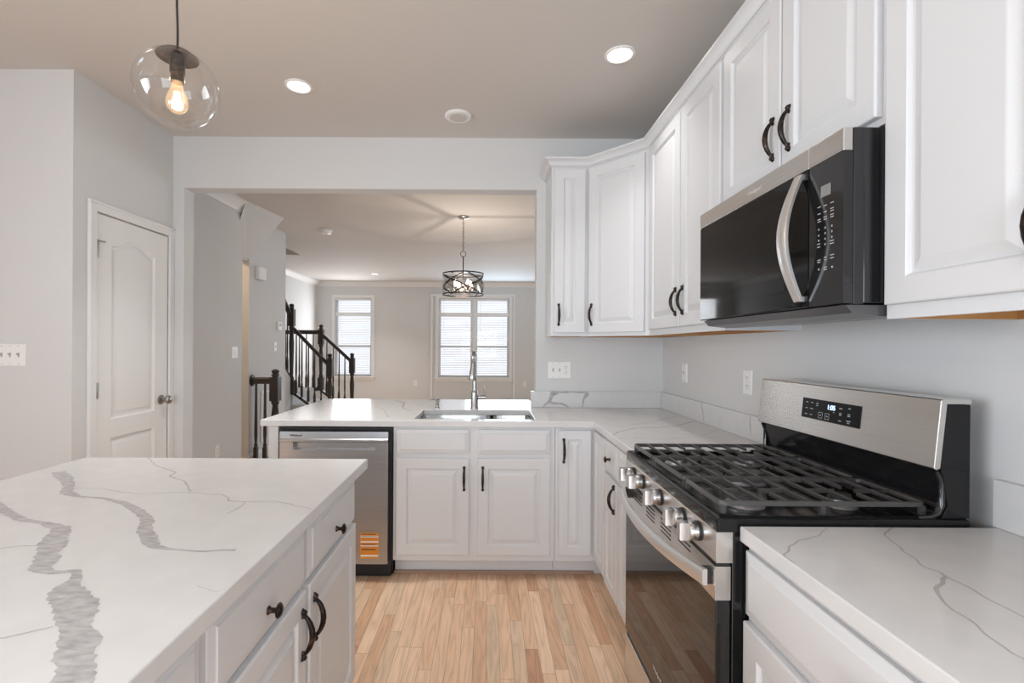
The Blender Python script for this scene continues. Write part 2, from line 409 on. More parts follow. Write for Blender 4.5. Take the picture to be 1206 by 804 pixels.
# sloped plaster soffit under the upper stair
bm = nb()
top = [(-2.475, 4.86, CZ-.001), (-2.37, 5.53, CZ-.001), (-2.79, 5.53, CZ-.001), (-2.79, 4.97, CZ-.001), (-2.555, 4.965, CZ-.001)]
vt = [bm.verts.new(p) for p in top]
vb = [bm.verts.new(p) for p in ((-2.70, 5.33, 2.28), (-2.70, 4.97, 2.30), (-2.79, 4.97, 2.30), (-2.79, 5.33, 2.28))]
for f in ((vt[0], vt[1], vb[0], vb[1]), (vt[1], vt[2], vb[3], vb[0]), (vb[0], vb[3], vb[2], vb[1]), (vt[0], vb[1], vb[2], vt[3], vt[4]), (vt[2], vt[3], vb[2], vb[3]), tuple(vt)):
    try: bm.faces.new(f)
    except ValueError: pass
struct('ceiling_soffit', bm, WALL)

# crown mouldings of the far room
CRP = [(0, -.115), (.012, -.115), (.014, -.095), (.03, -.075), (.06, -.04), (.078, -.02), (.085, -.018), (.085, 0), (0, 0)]
bm = nb(); sweep(bm, [(FLX, 7.8), (FLX, FY), (FRX, FY)], [(o, CZ+z-.001) for o, z in CRP]); struct('trim_1', bm, TRIM, smooth=35)
bm = nb(); sweep(bm, [(AX, BY+BT), (AX, AY1-.01)], [(o, CZ+z-.001) for o, z in CRP]); struct('trim_2', bm, TRIM, smooth=35)
# baseboards
BBP = [(0, 0.001), (.014, .001), (.014, .09), (.009, .105), (.004, .112), (0, .112)]
bm = nb(); sweep(bm, [(AX, BY+BT), (AX, AY1)], BBP); struct('baseboard_hall', bm, TRIM)
bm = nb(); sweep(bm, [(BX, B0), (BX, B1)], BBP); struct('baseboard_stairs', bm, TRIM)
bm = nb(); sweep(bm, [(FLX, 8.7), (FLX, FY), (FRX, FY)], BBP); struct('baseboard_far', bm, TRIM)
bm = nb(); sweep(bm, [(-4.6, 2.563), (LW, 2.563), (LW, 2.66)], BBP, inward=1); struct('baseboard_left', bm, TRIM)
# picture-frame panels low on the stair wall
bm = nb(); M = frame_mx((BX, 5.5, 0), (0, 1, 0), (1, 0, 0))
def molding_frame(bm, M, u0, u1, z0, z1, w=.03, t=.012):
    for a in ((u0, u1, z1-w, z1), (u0, u1, z0, z0+w), (u0, u0+w, z0+w, z1-w), (u1-w, u1, z0+w, z1-w)):
        box(bm, a[0], a[1], 0.0005, t, a[2], a[3], M=M)
molding_frame(bm, M, .12, .62, .20, .80)
struct('trim_3', bm, TRIM, bev=.003)
# white outline moulding around the big window
bm = nb(); M = frame_mx((0, FY, 0), (1, 0, 0), (0, -1, 0))
molding_frame(bm, M, farx(507), farx(606.5), .04, farz(556, 346.5), w=.05, t=.03)
struct('trim_4', bm, TRIM, bev=.004)

# ------------------------------------------------------------------ windows
def far_window(name, Wd, twin):
    x0, x1, z0, z1 = Wd; r = sroot(name, ((x0+x1)/2, FY, z0))
    bm = nb(); c = .075; y0, y1 = FY-.02, FY-.001
    box(bm, x0-c, x0, y0, y1, z0-.001, z1+c); box(bm, x1, x1+c, y0, y1, z0-.001, z1+c); box(bm, x0, x1, y0, y1, z1, z1+c)
    obj('casing', bm, TRIM, r, bev=.003)
    bm = nb(); box(bm, x0-c-.02, x1+c+.02, FY-.05, FY-.001, z0-.035, z0-.002); box(bm, x0-c, x1+c, FY-.018, FY-.001, z0-.10, z0-.036); obj('window_sill', bm, TRIM, r, bev=.003)
    bays = [(x0, (x0+x1)/2-.035), ((x0+x1)/2+.035, x1)] if twin else [(x0, x1)]
    if twin:
        bm = nb(); box(bm, (x0+x1)/2-.034, (x0+x1)/2+.034, FY+.02, FY+.10, z0+.001, z1-.001); obj('mullion', bm, TRIM, r)
    for a, b in bays:
        zm = farz(558, 408); zt = z1
        for s0, s1, yy in ((z0+.001, zm+.02, FY+.05), (zm-.02, z1-.001, FY+.08)):
            bm = nb(); w_ = .045
            box(bm, a+.001, a+w_, yy, yy+.028, s0, s1); box(bm, b-w_, b-.001, yy, yy+.028, s0, s1)
            box(bm, a+w_, b-w_, yy, yy+.028, s0, s0+w_); box(bm, a+w_, b-w_, yy, yy+.028, s1-w_, s1)
            f = obj('window_sash', bm, TRIM, r, bev=.002)
            bm = nb(); box(bm, a+w_, b-w_, yy+.011, yy+.015, s0+w_, s1-w_); obj('pane', bm, GLASSW, f)
    return bays
bays_r = far_window('window_1', WR, True)
bays_l = far_window('window_2', WL_, False)
def blind(a, b, z0, z1, tilt, label):
    t = thing('window_blind', label, 'window blind', ((a+b)/2, FY+.025, z1-.04), 'white slatted blinds in the far windows')
    bm = nb(); box(bm, a+.006, b-.006, FY+.004, FY+.045, z1-.045, z1-.003); obj('head_rail', bm, TRIM, t, bev=.003)
    bm = nb(); z = z1-.075; sg = 0
    while z > z0+.05:
        M = Matrix.Translation(((a+b)/2, FY+.024, z)) @ Matrix.Rotation(R(20), 4, 'X'); W_ = (b-a)/2-.008
        box(bm, -W_, W_, -.018, .018, -.0012, .0012, M=M); z -= .042
    s = obj('slats', bm, BLIND, t)
    bm = nb(); M = Matrix.Translation(((a+b)/2, FY+.024, z0+.035)) @ Matrix.Rotation(tilt, 4, 'Y'); box(bm, -W_, W_, -.017, .017, -.009, .009, M=M); obj('bottom_rail', bm, BLIND, t, bev=.002)
    bm = nb(); box(bm, a+.006, b-.006, FY+.006, FY+.03, z0+(z1-z0)*.775, z0+(z1-z0)*.815); obj('shadow_band', bm, BLIND, t)  # bar standing in for a greyish shadow line across the blind
    bm = nb()
    for f in (.18, .82): tube(bm, [(a+(b-a)*f, FY+.003, z1-.05), (a+(b-a)*f, FY+.003, z0+.04)], .0015, 5)
    obj('ladder_cord', bm, BLIND, t)
    bm = nb(); tube(bm, [(a+(b-a)*.14, FY-.004, z1-.05), (a+(b-a)*.14, FY-.006, z1-.75)], .004, 6); obj('tilt_wand', bm, PLATE, t)
(a, b) = bays_r[0]; blind(a, b, WR[2], WR[3], R(1.6), 'white slatted blind in left half of the double far window, bottom rail sagging')
(a, b) = bays_r[1]; blind(a, b, WR[2], WR[3], 0, 'white slatted blind in right half of the double far window, behind faucet')
(a, b) = bays_l[0]; blind(a, b, WL_[2], WL_[3], 0, 'white slatted blind in the narrow single far window behind stair rail')
# patio glass doors behind the viewer
r = sroot('window_3', (-1.2, -3.0, 0))
bm = nb()
for x in (-2.899, -1.23, -1.17, .44): box(bm, x, x+.059, -3.08, -3.03, .001, 2.249)
box(bm, -2.84, .44, -3.08, -3.03, .001, .08); box(bm, -2.84, .44, -3.08, -3.03, 2.17, 2.249)
obj('window_frame', bm, TRIM, r)
bm = nb(); box(bm, -2.84, -1.23, -3.06, -3.055, .08, 2.17); box(bm, -1.11, .44, -3.06, -3.055, .08, 2.17); obj('pane', bm, GLASSW, r)

# ------------------------------------------------------------------ closet door
d = sroot('door_1', (LW, (DY0+DY1)/2, 0), 'white two panel arch top closet door')
M = frame_mx((LW-.035, DY0, 0), (0, 1, 0), (1, 0, 0)); Wd = DY1-DY0
bm = nb()
def arch_ring(u0, u1, z0, zs, rise, ins, n, k=18):
    pts = [(u0+ins, n, z0+ins), (u1-ins, n, z0+ins)]
    for i in range(k+1):
        u = u1-ins-(u1-u0-2*ins)*i/k; q = (u-u0)/(u1-u0)
        pts.append((u, n, zs-ins+rise*(.5-.5*math.cos(2*PI*q))**1.1))
    return pts
t_ = .035
# slab built as a front face with two sunken moulded panels
pu0, pu1 = .115, Wd-.125
xsd = [0.002, pu0, pu1, Wd-.002]
def hole_slab():
    lo = (pu0, pu1, .22, .785); hi = (pu0, pu1, .895, 1.925)
    k = 18
    box(bm, .002, Wd-.002, 0, t_-.0145, .012, DZ-.004, M=M)
    def q(pts): bm.faces.new([bm.verts.new(M @ Vector(p)) for p in pts])
    n = t_
    q([(.002, n, .012), (Wd-.002, n, .012), (Wd-.002, n, .22), (.002, n, .22)])
    q([(.002, n, .785), (Wd-.002, n, .785), (Wd-.002, n, .895), (.002, n, .895)])
    for z0, z1 in ((.22, .785), (.895, 1.925)):
        q([(.002, n, z0), (pu0, n, z0), (pu0, n, z1), (.002, n, z1)]); q([(pu1, n, z0), (Wd-.002, n, z0), (Wd-.002, n, z1), (pu1, n, z1)])
    q([(.002, n, 1.925), (pu0, n, 1.925), (pu0, n, DZ-.004), (.002, n, DZ-.004)]); q([(pu1, n, 1.925), (Wd-.002, n, 1.925), (Wd-.002, n, DZ-.004), (pu1, n, DZ-.004)])
    ar = arch_ring(pu0, pu1, .895, 1.925, .062, 0, n, k)[2:]
    for a, b in zip(ar[:-1], ar[1:]): q([a, b, (b[0], n, DZ-.004), (a[0], n, DZ-.004)])
    # edge of the face
    for a, b in (((.002, .012), (.002, DZ-.004)), ((Wd-.002, .012), (Wd-.002, DZ-.004)), ((.002, DZ-.004), (Wd-.002, DZ-.004)), ((.002, .012), (Wd-.002, .012))):
        q([(a[0], n, a[1]), (b[0], n, b[1]), (b[0], t_-.0145, b[1]), (a[0], t_-.0145, a[1])])
    prof = [(0, t_), (.004, t_-.004), (.010, t_-.0125), (.020, t_-.0135), (.026, t_-.012), (.044, t_-.0035), (.047, t_-.003)]
    loft(bm, [arch_ring(pu0, pu1, .895, 1.925, .062, i, n_, k) for i, n_ in prof], cap0=False, M=M)
    loft(bm, [rectring(pu0+i, pu1-i, .22+i, .785-i, n_) for i, n_ in prof], cap0=False, M=M)
hole_slab(); bmesh.ops.remove_doubles(bm, verts=bm.verts, dist=1e-5)
obj('door_panel', bm, TRIM, d, smooth=25)
# casing
bm = nb(); Mc = frame_mx((LW, 0, 0), (0, 1, 0), (1, 0, 0)); cw = .05
for (a, b, z0, z1) in ((DY0-cw-.004, DY0-.004, .001, DZ+.05), (DY1+.003, BY-.001, .001, DZ+.05), (DY0-.004, DY1+.003, DZ+.004, DZ+.05)):
    box(bm, a, b, .0005, .014, z0, z1, M=Mc)
box(bm, DY0-cw-.010, DY0-cw+.008, .0005, .02, .001, DZ+.0435, M=Mc); box(bm, DY0-cw-.010, BY-.001, .0005, .02, DZ+.044, DZ+.062, M=Mc)
obj('door_casing', bm, TRIM, d, bev=.003)
for z in (1.88, 1.075):
    bm = nb(); lathe(bm, [(.007, -.047), (.0075, -.044), (.0075, .044), (.007, .047)], (LW+.008, DY0-.001, z), 10); box(bm, LW-.002, LW+.004, DY0-.0, DY0+.022, z-.045, z+.045)
    if z > 1.5: tube(bm, [(LW+.008, DY0-.03, z+.049), (LW+.012, DY0+.0, z+.051), (LW+.022, DY0+.035, z+.049)], .0035, 8); lathe(bm, [(.006, 0), (.006, .009)], (LW+.022, DY0+.034, z+.044), 8)
    obj('hinge', bm, NICKEL, d, smooth=40)
bm = nb(); lathe(bm, [(.032, 0), (.032, .004), (.026, .008), (.012, .011), (.0105, .028), (.016, .033), (.025, .040), (.0285, .050), (.027, .060), (.018, .068), (0, .070)], (LW, DY1-.062, .965), 24, axis='X'); obj('door_knob', bm, NICKEL, d, smooth=50)

# ------------------------------------------------------------------ wall plates
def plate(label, cat, name, o, u, n, w_, h_, items, group=None):
    """items: list of (u offset, 'toggle'|'duplex'|'rocker'|'keypad')"""
    M = frame_mx(o, u, n); t = thing(name, label, cat, o, group)
    bm = nb(); loft(bm, [rectring(-w_/2+i, w_/2-i, -h_/2+i, h_/2-i, k) for i, k in ((0, .0005), (0, .003), (.003, .006))], M=M)
    for du, kind in items:
        for dz in ((-.048, .048) if kind != 'duplex' else (0,)): lathe(bm, [(.0028, .0055), (.0028, .0068)], (du, 0, dz), 8, 1, axis='Y', M=M)
    obj('cover_plate', bm, [PLATE, INK], t)
    for du, kind in items:
        if kind == 'toggle':
            bm = nb(); box(bm, du-.0045, du+.0045, .005, .007, -.012, .012, M=M); loft(bm, [[(du-.003, .006, -.004), (du+.003, .006, -.004), (du+.003, .006, .005), (du-.003, .006, .005)], [(du-.003, .018, .003), (du+.003, .018, .003), (du+.003, .018, .009), (du-.003, .018, .009)]], M=M); obj('toggle', bm, INK, t)
        elif kind == 'rocker':
            bm = nb(); box(bm, du-.016, du+.016, .005, .009, -.033, .033, M=M); obj('rocker', bm, PLATE, t, bev=.0015)
        elif kind == 'duplex':
            for dz in (-.020, .020):
                bm = nb(); lathe(bm, [(.0165, .005), (.0165, .0075)], (du, 0, dz), 16, axis='Y', M=M)
                for q in (-.0065, .0065): box(bm, du+q-.0014, du+q+.0014, .0070, .0080, dz-.001, dz+.008, 1, M=M)
                lathe(bm, [(.0025, .0070), (.0025, .0080)], (du, 0, dz-.009), 8, 1, axis='Y', M=M)
                obj('socket', bm, [PLATE, PLATED], t)
    return t
plate('white three-gang plate with two toggles and an outlet, on back wall above counter', 'wall plate', 'switch_plate', (.505, BY, 1.178), (1, 0, 0), (0, -1, 0), .162, .118, [(-.046, 'toggle'), (0, 'toggle'), (.046, 'duplex')])
plate('single white switch plate on right wall near the back corner', 'wall plate', 'switch_plate', (RW, 3.0, 1.182), (0, 1, 0), (-1, 0, 0), .074, .118, [(0, 'toggle')])
plate('single white outlet plate on right wall beside the range backguard', 'outlet', 'outlet_plate', (RW, 2.27, 1.178), (0, 1, 0), (-1, 0, 0), .076, .12, [(0, 'duplex')])
plate('wide white multi-toggle plate at the left edge of the wall', 'wall plate', 'switch_plate', (-2.585, 2.563, 1.28), (1, 0, 0), (0, -1, 0), .21, .12, [(-.069, 'toggle'), (-.023, 'toggle'), (.023, 'toggle'), (.069, 'toggle')])
plate('white double rocker plate on hall wall beyond the closet', 'wall plate', 'switch_plate', (AX, 4.81, 1.265), (0, 1, 0), (1, 0, 0), .118, .118, [(-.023, 'rocker'), (.023, 'rocker')])
plate('white outlet low on the hall wall behind the island', 'outlet', 'outlet_plate', (AX, 4.51, .337), (0, 1, 0), (1, 0, 0), .074, .118, [(0, 'duplex')])
plate('white outlet on far wall, left of the double window', 'outlet', 'outlet_plate', (farx(489.5), FY, farz(489, 451)), (1, 0, 0), (0, -1, 0), .075, .12, [(0, 'duplex')])
plate('white outlet on far wall, right of the double window', 'outlet', 'outlet_plate', (farx(618), FY, farz(618, 452)), (1, 0, 0), (0, -1, 0), .075, .12, [(0, 'duplex')])
def onB(px, py): Y = BX*FPX/(px-VX); return (BX, Y, CAMH-(py-hyz(px))*Y/FPX)
p = onB(324, 408); plate('slim white stacked switch plate below thermostat on stair wall', 'wall plate', 'switch_plate', p, (0, 1, 0), (1, 0, 0), .074, .118, [(0, 'toggle')])
p = onB(327.5, 384); t = thing('thermostat', 'small white thermostat on the stair wall above the switch', 'thermostat', p)
M = frame_mx(p, (0, 1, 0), (1, 0, 0)); bm = nb(); box(bm, -.05, .05, .0005, .028, -.055, .055, M=M); obj('case', bm, PLATE, t, bev=.006)
bm = nb(); box(bm, -.03, .03, .0285, .0295, .0, .035, M=M); obj('screen', bm, INK, t)
p = onB(304, 322); t = thing('door_chime', 'white box chime high on the stair wall', 'chime', p)
M = frame_mx(p, (0, 1, 0), (1, 0, 0)); bm = nb(); box(bm, -.09, .09, .0005, .055, -.075, .075, M=M); obj('chime_cover', bm, PLATE, t, bev=.012)
bm = nb(); box(bm, -.075, .075, .0005, .004, -.083, -.0755, M=M); obj('mounting_plate', bm, INK, t)

# ------------------------------------------------------------------ cabinets
def carcass(name, parent, x0, x1, y0, y1, z0, z1, m, toe=None, hollow=False, frame=None):
    bm = nb(); box(bm, x0, x1, y0, y1, z0, z1)
    if toe: box(bm, *toe, 0.001, z0)
    return obj(name, bm, m, parent, bev=.0012)
KB, KT = .105, .876     # bottom of box above the toe kick, top of box
FYB = 2.755             # face-frame plane of the sink run
Mb = frame_mx((0, FYB, 0), (1, 0, 0), (0, -1, 0))
def front(parent, M, kind, u0, u1, z0, z1, m, stile=.058):
    bm = nb()
    if kind == 'door': panel_door(bm, M, u0, u1, z0, z1, stile)
    else: slab_front(bm, M, u0, u1, z0, z1)
    bmesh.ops.translate(bm, vec=(0, 0, 0), verts=bm.verts)
    return obj(kind, bm, m, parent)
# sink base
t = thing('base_cabinet', 'wide white sink base cabinet with two doors and two false drawer fronts', 'cabinet', (-.07, 3.0, 0))
bm = nb(); box(bm, -.543, .388, FYB, FYB+.018, KB, KT)
box(bm, -.543, -.525, FYB+.018, 3.35, KB, KT); box(bm, .370, .388, FYB+.018, 3.35, KB, KT); box(bm, -.525, .370, 3.332, 3.35, KB, KT); box(bm, -.525, .370, FYB+.018, 3.332, KB, KB+.018)
box(bm, -.543, .388, FYB+.07, 3.34, .001, KB)
obj('body', bm, CAB, t, bev=.001)
Mf = frame_mx((0, FYB-.0005, 0), (1, 0, 0), (0, -1, 0))
front(t, Mf, 'drawer_front', -.524, -.106, .724, .862, CAB); front(t, Mf, 'drawer_front', -.056, .360, .724, .862, CAB)
d1 = front(t, Mf, 'door', -.524, -.106, .142, .697, CAB); d2 = front(t, Mf, 'door', -.056, .360, .142, .697, CAB)
Mp = frame_mx((0, FYB-.0195, 0), (1, 0, 0), (0, -1, 0))
pull(d1, Mp, -.134, .582); pull(d2, Mp, -.027, .582)
bm = nb(); box(bm, -.545, .63, FYB+.055, FYB+.068, .001, .02); tag(obj('shoe_molding', bm, mat('shoe_stain', (.36, .25, .19), .4)), 'thin wooden strip on the floor below the sink cabinet', 'molding')
# corner cabinet, full-height doors on both faces
RF = .625                       # face plane of the right-hand run
t = thing('base_cabinet', 'white corner base cabinet with narrow full-height doors meeting in the corner', 'cabinet', (.9, 3.0, 0))
bm = nb(); box(bm, .390, RW-.002, FYB, 3.35, KB, KT); box(bm, RF, RW-.002, 2.485, FYB-.0005, KB, KT); box(bm, .39, RW-.01, FYB+.07, 3.34, .001, KB); box(bm, RF+.07, RW-.01, 2.485, FYB+.07, .001, KB)
obj('body', bm, CAB, t, bev=.001)
d1 = front(t, Mf, 'door', .408, .596, .142, .862, CAB, .052); pull(d1, Mp, .437, .745)
Mr = frame_mx((RF-.0005, 0, 0), (0, 1, 0), (-1, 0, 0)); Mrp = frame_mx((RF-.0195, 0, 0), (0, 1, 0), (-1, 0, 0))
front(t, Mr, 'door', 2.492, 2.728, .142, .862, CAB, .052)
def right_base(label, y0, y1, group=None, doors=1, handle_side=-1, wide=False):
    t = thing('base_cabinet', label, 'cabinet', (.93, (y0+y1)/2, 0), group)
    bm = nb(); box(bm, RF, RW-.002, y0, y1, KB, KT); box(bm, RF+.07, RW-.01, y0, y1, .001, KB); obj('body', bm, CAB, t, bev=.001)
    dr = front(t, Mr, 'drawer_front', y0+.008, y1-.008, .712, .862, CAB); knob(dr, Mrp, (y0+y1)/2, .785)
    if doors == 1:
        d = front(t, Mr, 'door', y0+.008, y1-.008, .125, .695, CAB, .045 if y1-y0 < .3 else .058); pull(d, Mrp, y0+.04 if handle_side < 0 else y1-.04, .612)
    else:
        ym = (y0+y1)/2
        d = front(t, Mr, 'door', y0+.008, ym-.002, .125, .695, CAB); pull(d, Mrp, ym-.035, .60)
        d = front(t, Mr, 'door', ym+.002, y1-.008, .125, .695, CAB); pull(d, Mrp, ym+.035, .60)
right_base('narrow white drawer-over-door cabinet between the corner cabinet and another narrow one', 2.2365, 2.4835)
right_base('narrow white drawer-over-door cabinet touching the far side of the range', 1.910, 2.2345)
right_base('white drawer-over-doors base cabinet on the near side of the range', .37, 1.138, doors=2)
right_base('white base cabinet at the near end of the right counter, mostly out of view', -.30, .368, doors=2)
# peninsula end panel
bm = nb(); box(bm, -1.262, -1.206, 2.750, 3.35, .001, KT); box(bm, -1.205, .33, 3.352, 3.370, .001, KT)
tag(obj('end_panel', bm, CAB, bev=.0015), 'white end panel closing the peninsula left of the dishwasher', 'panel')

# ------------------------------------------------------------------ dishwasher
t = thing('dishwasher', 'stainless dishwasher with pocket handle and an orange sticker low on its door', 'dishwasher', (-.87, 3.0, 0))
bm = nb(); box(bm, -1.195, -.548, 2.765, 3.33, .09, .868); box(bm, -1.19, -.553, 2.80, 3.30, .002, .09); obj('tub', bm, BLACKM, t, bev=.002)
dx0, dx1 = -1.183, -.566; Yd = 2.712
Md = frame_mx((0, 2.762, 0), (1, 0, 0), (0, -1, 0))
bm = nb()
hz0, hz1, hx0, hx1 = .748, .790, -1.106, -.638
# door skin built around the pocket
t2 = .05
box(bm, dx0, dx1, .002, t2, .10, hz0, M=Md); box(bm, dx0, hx0, .002, t2, hz0, hz1, M=Md); box(bm, hx1, dx1, .002, t2, hz0, hz1, M=Md); box(bm, hx0, hx1, .002, .018, hz0, hz1, M=Md)
bmesh.ops.remove_doubles(bm, verts=bm.verts, dist=1e-5)
obj('door', bm, STEELX, t)
bm = nb(); loft(bm, [[(x, a, b) for a, b in ((.002, hz1), (t2, hz1), (t2+.006, hz1+.004), (t2+.006, .806), (t2, .812), (t2-.004, .850), (.002, .855))] for x in (dx0, dx1)], M=Md); obj('control_panel', bm, STEELX, t)
bm = text_mesh('Whirlpool', .016, frame_mx((-1.09, 2.762-t2-.0005, .829), (1, 0, 0), (0, -1, 0))); obj('badge', bm, INKD, t)
Ms = frame_mx((-.668, 2.762-t2, .205), (1, 0, 0), (0, -1, 0))
bm = nb(); box(bm, -.053, .053, 0, .0008, -.073, .073, M=Ms)
for z0, z1 in ((.046, .056), (.018, .026), (-.004, .002), (-.062, -.052)): box(bm, -.05, .05, .0008, .0011, z0, z1, 1, M=Ms)
for z0, z1 in ((.062, .067), (.006, .010), (-.024, -.018)): box(bm, -.045, .035, .0008, .0011, z0, z1, 2, M=Ms)
for k in range(9): box(bm, -.045+k*.0105, -.038+k*.0105, .0011, .0013, .049, .053, 2, M=Ms)
obj('sticker', bm, [LABELO, LABELW, INKD], t)
bm = nb(); box(bm, -1.17, -.56, 2.775, 2.79, .004, .088); obj('toe_plate', bm, BLACKM, t)

# ------------------------------------------------------------------ worktops
ZT, ZU = .914, .878
SX0, SX1, SY0, SY1 = -.433, .278, 2.800, 3.212
def rounded_hole_solid(x, y):
    if SX0 < x < SX1 and SY0 < y < SY1: return False
    if y > 3.372: return x < .3345
    if y < 2.728: return x > .603
    return True
bm = nb(); cells(bm, [-1.302, SX0, SX1, .3345, .603, RW-.002], [1.911, 2.728, SY0, SY1, 3.3755, 3.832], lambda x, y: rounded_hole_solid(x, y), ZU, ZT)
pv = lambda pts, sc_, org, mi, lim, rag=.25: px_vein(bm, pts, ZT, mi, lim, rag, sc_, org)
LA = (-1.298, RW-.03, 2.732, 3.35); LR = (.607, RW-.03, 1.915, 3.35)
pv([(375, 410, 1.5), (400, 395, 1.5), (470, 380, 1.6), (560, 378, 1.5), (640, 372, 1.6), (720, 352, 1.6), (790, 352, 1)], 3.653, (620, 400), 2, LR)
pv([(390, 425, .7), (500, 422, .8), (620, 428, .8), (700, 420, .8), (960, 418, .8)], 3.653, (620, 400), 2, LR)
pv([(765, 412, .8), (850, 385, .8)], 3.653, (620, 400), 2, LR)
pv([(460, 365, .8), (560, 350, .8), (640, 330, .8)], 3.653, (620, 400), 2, LR)
pv([(505, 95, 1.2), (545, 105, 2.5), (540, 125, 1.5), (572, 135, 1)], 3.092, (300, 440), 1, (-1.298, .3, 2.732, 3.82))
pv([(440, 120, .7), (470, 130, .8), (490, 160, .8)], 3.092, (300, 440), 2, (-1.298, .3, 2.732, 3.82))
pv([(100, 160, .8), (160, 165, 1.5), (200, 172, .8), (260, 178, .7)], 3.092, (300, 440), 2, (-1.298, .3, 2.732, 3.82))
tag(obj('worktop', bm, [QUARTZ, VEIN, HAIR], bev=.003), 'white veined quartz worktop over the sink peninsula and corner', 'worktop')
bm = nb(); box(bm, .605, RW-.002, -.32, 1.143, ZU, ZT); lim = (.608, RW-.03, -.3, 1.14)
pv([(428, 92, .8), (430, 120, 1), (410, 135, 1.2), (330, 155, 1.5), (300, 180, 1.8), (270, 215, 1.8), (262, 242, 1.5)], 3.295, (840, 590), 2, lim)
pv([(680, 85, 1), (695, 105, 1.6), (665, 130, 1.6), (700, 155, 1.6), (740, 190, 1.6), (800, 235, 1.8), (830, 260, 2), (880, 272, 2), (910, 295, 3), (960, 315, 2), (1050, 365, 2), (1130, 410, 2), (1206, 448, 2), (1500, 570, 2)], 3.295, (840, 590), 2, lim)
pv([(910, 295, 3.5), (880, 330, 4.5), (868, 355, 4), (900, 390, 2.2), (940, 425, 2), (1030, 480, 2), (1080, 530, 2), (1150, 580, 2), (1206, 608, 2), (1400, 700, 2)], 3.295, (840, 590), 2, lim)
tag(obj('worktop', bm, [QUARTZ, VEIN, HAIR], bev=.003), 'white veined quartz worktop on the near side of the range', 'worktop')
# backsplash strips
def wallvein(bm, pts, plane, nrm, mi=1, rag=.3):
    P, W = [], []
    for px, py, wd in pts:
        if plane[0] == 'Y': Y = plane[1]; X = (px-VX)*Y/FPX
        else: X = plane[1]; Y = X*FPX/(px-VX)
        Z = min(max(CAMH-(py-hyz(px))*Y/FPX, ZT+.003), ZT+.11); P.append((X, Y, Z)); W.append(wd*Y/FPX)
    ribbon(bm, P, W, mi, nrm, rag, step=.006)
bm = nb(); box(bm, .302, RW-.022, 3.355, 3.3755, ZT+.0005, 1.028)
q = lambda L: [(x/5.74+600, y/5.74+380, w_) for x, y, w_ in L]
wallvein(bm, q([(228, 567, 1.2), (268, 535, 3), (285, 505, 4), (292, 480, 6), (335, 470, 3), (420, 468, 1.5), (510, 472, 2), (528, 480, 5), (505, 510, 2.5), (495, 568, 1.5)]), ('Y', 3.355), (0, -1, 0))
wallvein(bm, q([(272, 535, 3), (300, 545, 3), (350, 545, 2.2), (380, 555, 2.5), (402, 570, 1.5)]), ('Y', 3.355), (0, -1, 0))
tag(obj('backsplash', bm, [QUARTZ, VEIN, HAIR], bev=.002), 'short veined quartz upstand on the back wall right of sink', 'backsplash')
bm = nb(); box(bm, RW-.021, RW-.001, 1.911, 3.3755, ZT+.0005, 1.028)
q2 = lambda L: [(x/3.653+620, y/3.653+400, w_) for x, y, w_ in L]
wallvein(bm, q2([(752, 262, 1.5), (760, 300, 1.8), (765, 350, 1.2)]), ('X', RW-.021), (-1, 0, 0)); wallvein(bm, q2([(965, 322, 1.8), (963, 350, 2.4), (968, 412, 1.2)]), ('X', RW-.021), (-1, 0, 0))
tag(obj('backsplash', bm, [QUARTZ, VEIN, HAIR], bev=.002), 'long quartz upstand along right wall between corner and range', 'backsplash')
bm = nb(); box(bm, RW-.021, RW-.001, -.32, 1.150, ZT+.0005, 1.028); tag(obj('backsplash', bm, QUARTZ, bev=.002), 'quartz upstand at the right edge on the near side of range', 'backsplash')

# ------------------------------------------------------------------ sink and faucet
t = thing('kitchen_sink', 'stainless double-bowl undermount sink set in the peninsula worktop', 'sink', (-.08, 3.0, .69))
def bowl(x0, x1, y0, y1, z0, z1, rt=.03):
    bm = nb()
    def rr(i, z, r):
        pts = []; r = max(r, .004)
        for cx, cy, a0 in ((x1-i-r, y1-i-r, 0), (x0+i+r, y1-i-r, 90), (x0+i+r, y0+i+r, 180), (x1-i-r, y0+i+r, 270)):
            for k in range(6): a = R(a0+18*k); pts.append((cx+r*math.cos(a), cy+r*math.sin(a), z))
        return pts
    loft(bm, [rr(-.012, z1, .04), rr(0, z1, .035), rr(.002, z0+.03, .035), rr(.012, z0+.008, .04), rr(.03, z0, .05)], cap0=False)
    return bm
sb = obj('bowl', bowl(SX0-.004, .02, SY0-.004, SY1+.004, .70, ZU-.001), CHROME, t, smooth=40)
sb2 = obj('bowl', bowl(.032, SX1+.004, SY0-.004, SY1+.004, .70, ZU-.001), CHROME, t, smooth=40)
for o_, cx in ((sb, -.20), (sb2, .155)):
    bm = nb(); lathe(bm, [(.045, .703), (.042, .706), (.03, .704), (.03, .701), (0, .701)], (cx, 3.02, 0), 20); obj('drain', bm, STEELD, o_, smooth=30)
FX, FYc = -.092, 3.30
t = thing('faucet', 'brushed pull-down kitchen faucet standing behind the sink with side lever', 'faucet', (FX, FYc, ZT))
bm = nb(); lathe(bm, [(.029, ZT+.0005), (.029, ZT+.006), (.0260, ZT+.012), (.0250, ZT+.105), (.022, ZT+.118), (.0155, ZT+.128)], (FX, FYc, 0), 24); obj('faucet_body', bm, STEELD, t, smooth=50)
bm = nb(); pts = []
for k in range(0, 4): pts.append((FX, FYc, ZT+.12+.05*k))
r_ = .085; zc = ZT+.30
for k in range(1, 15):
    a = R(12*k); pts.append((FX-.003*k*.1, FYc-r_+r_*math.cos(a), zc+r_*math.sin(a)))
x_, y_, z_ = pts[-1]
tube(bm, pts, .0155, 14); obj('spout', bm, STEELD, t, smooth=60)
bm = nb(); dv = Vector((-.06, -.16, -1)).normalized(); p0 = Vector(pts[-1])
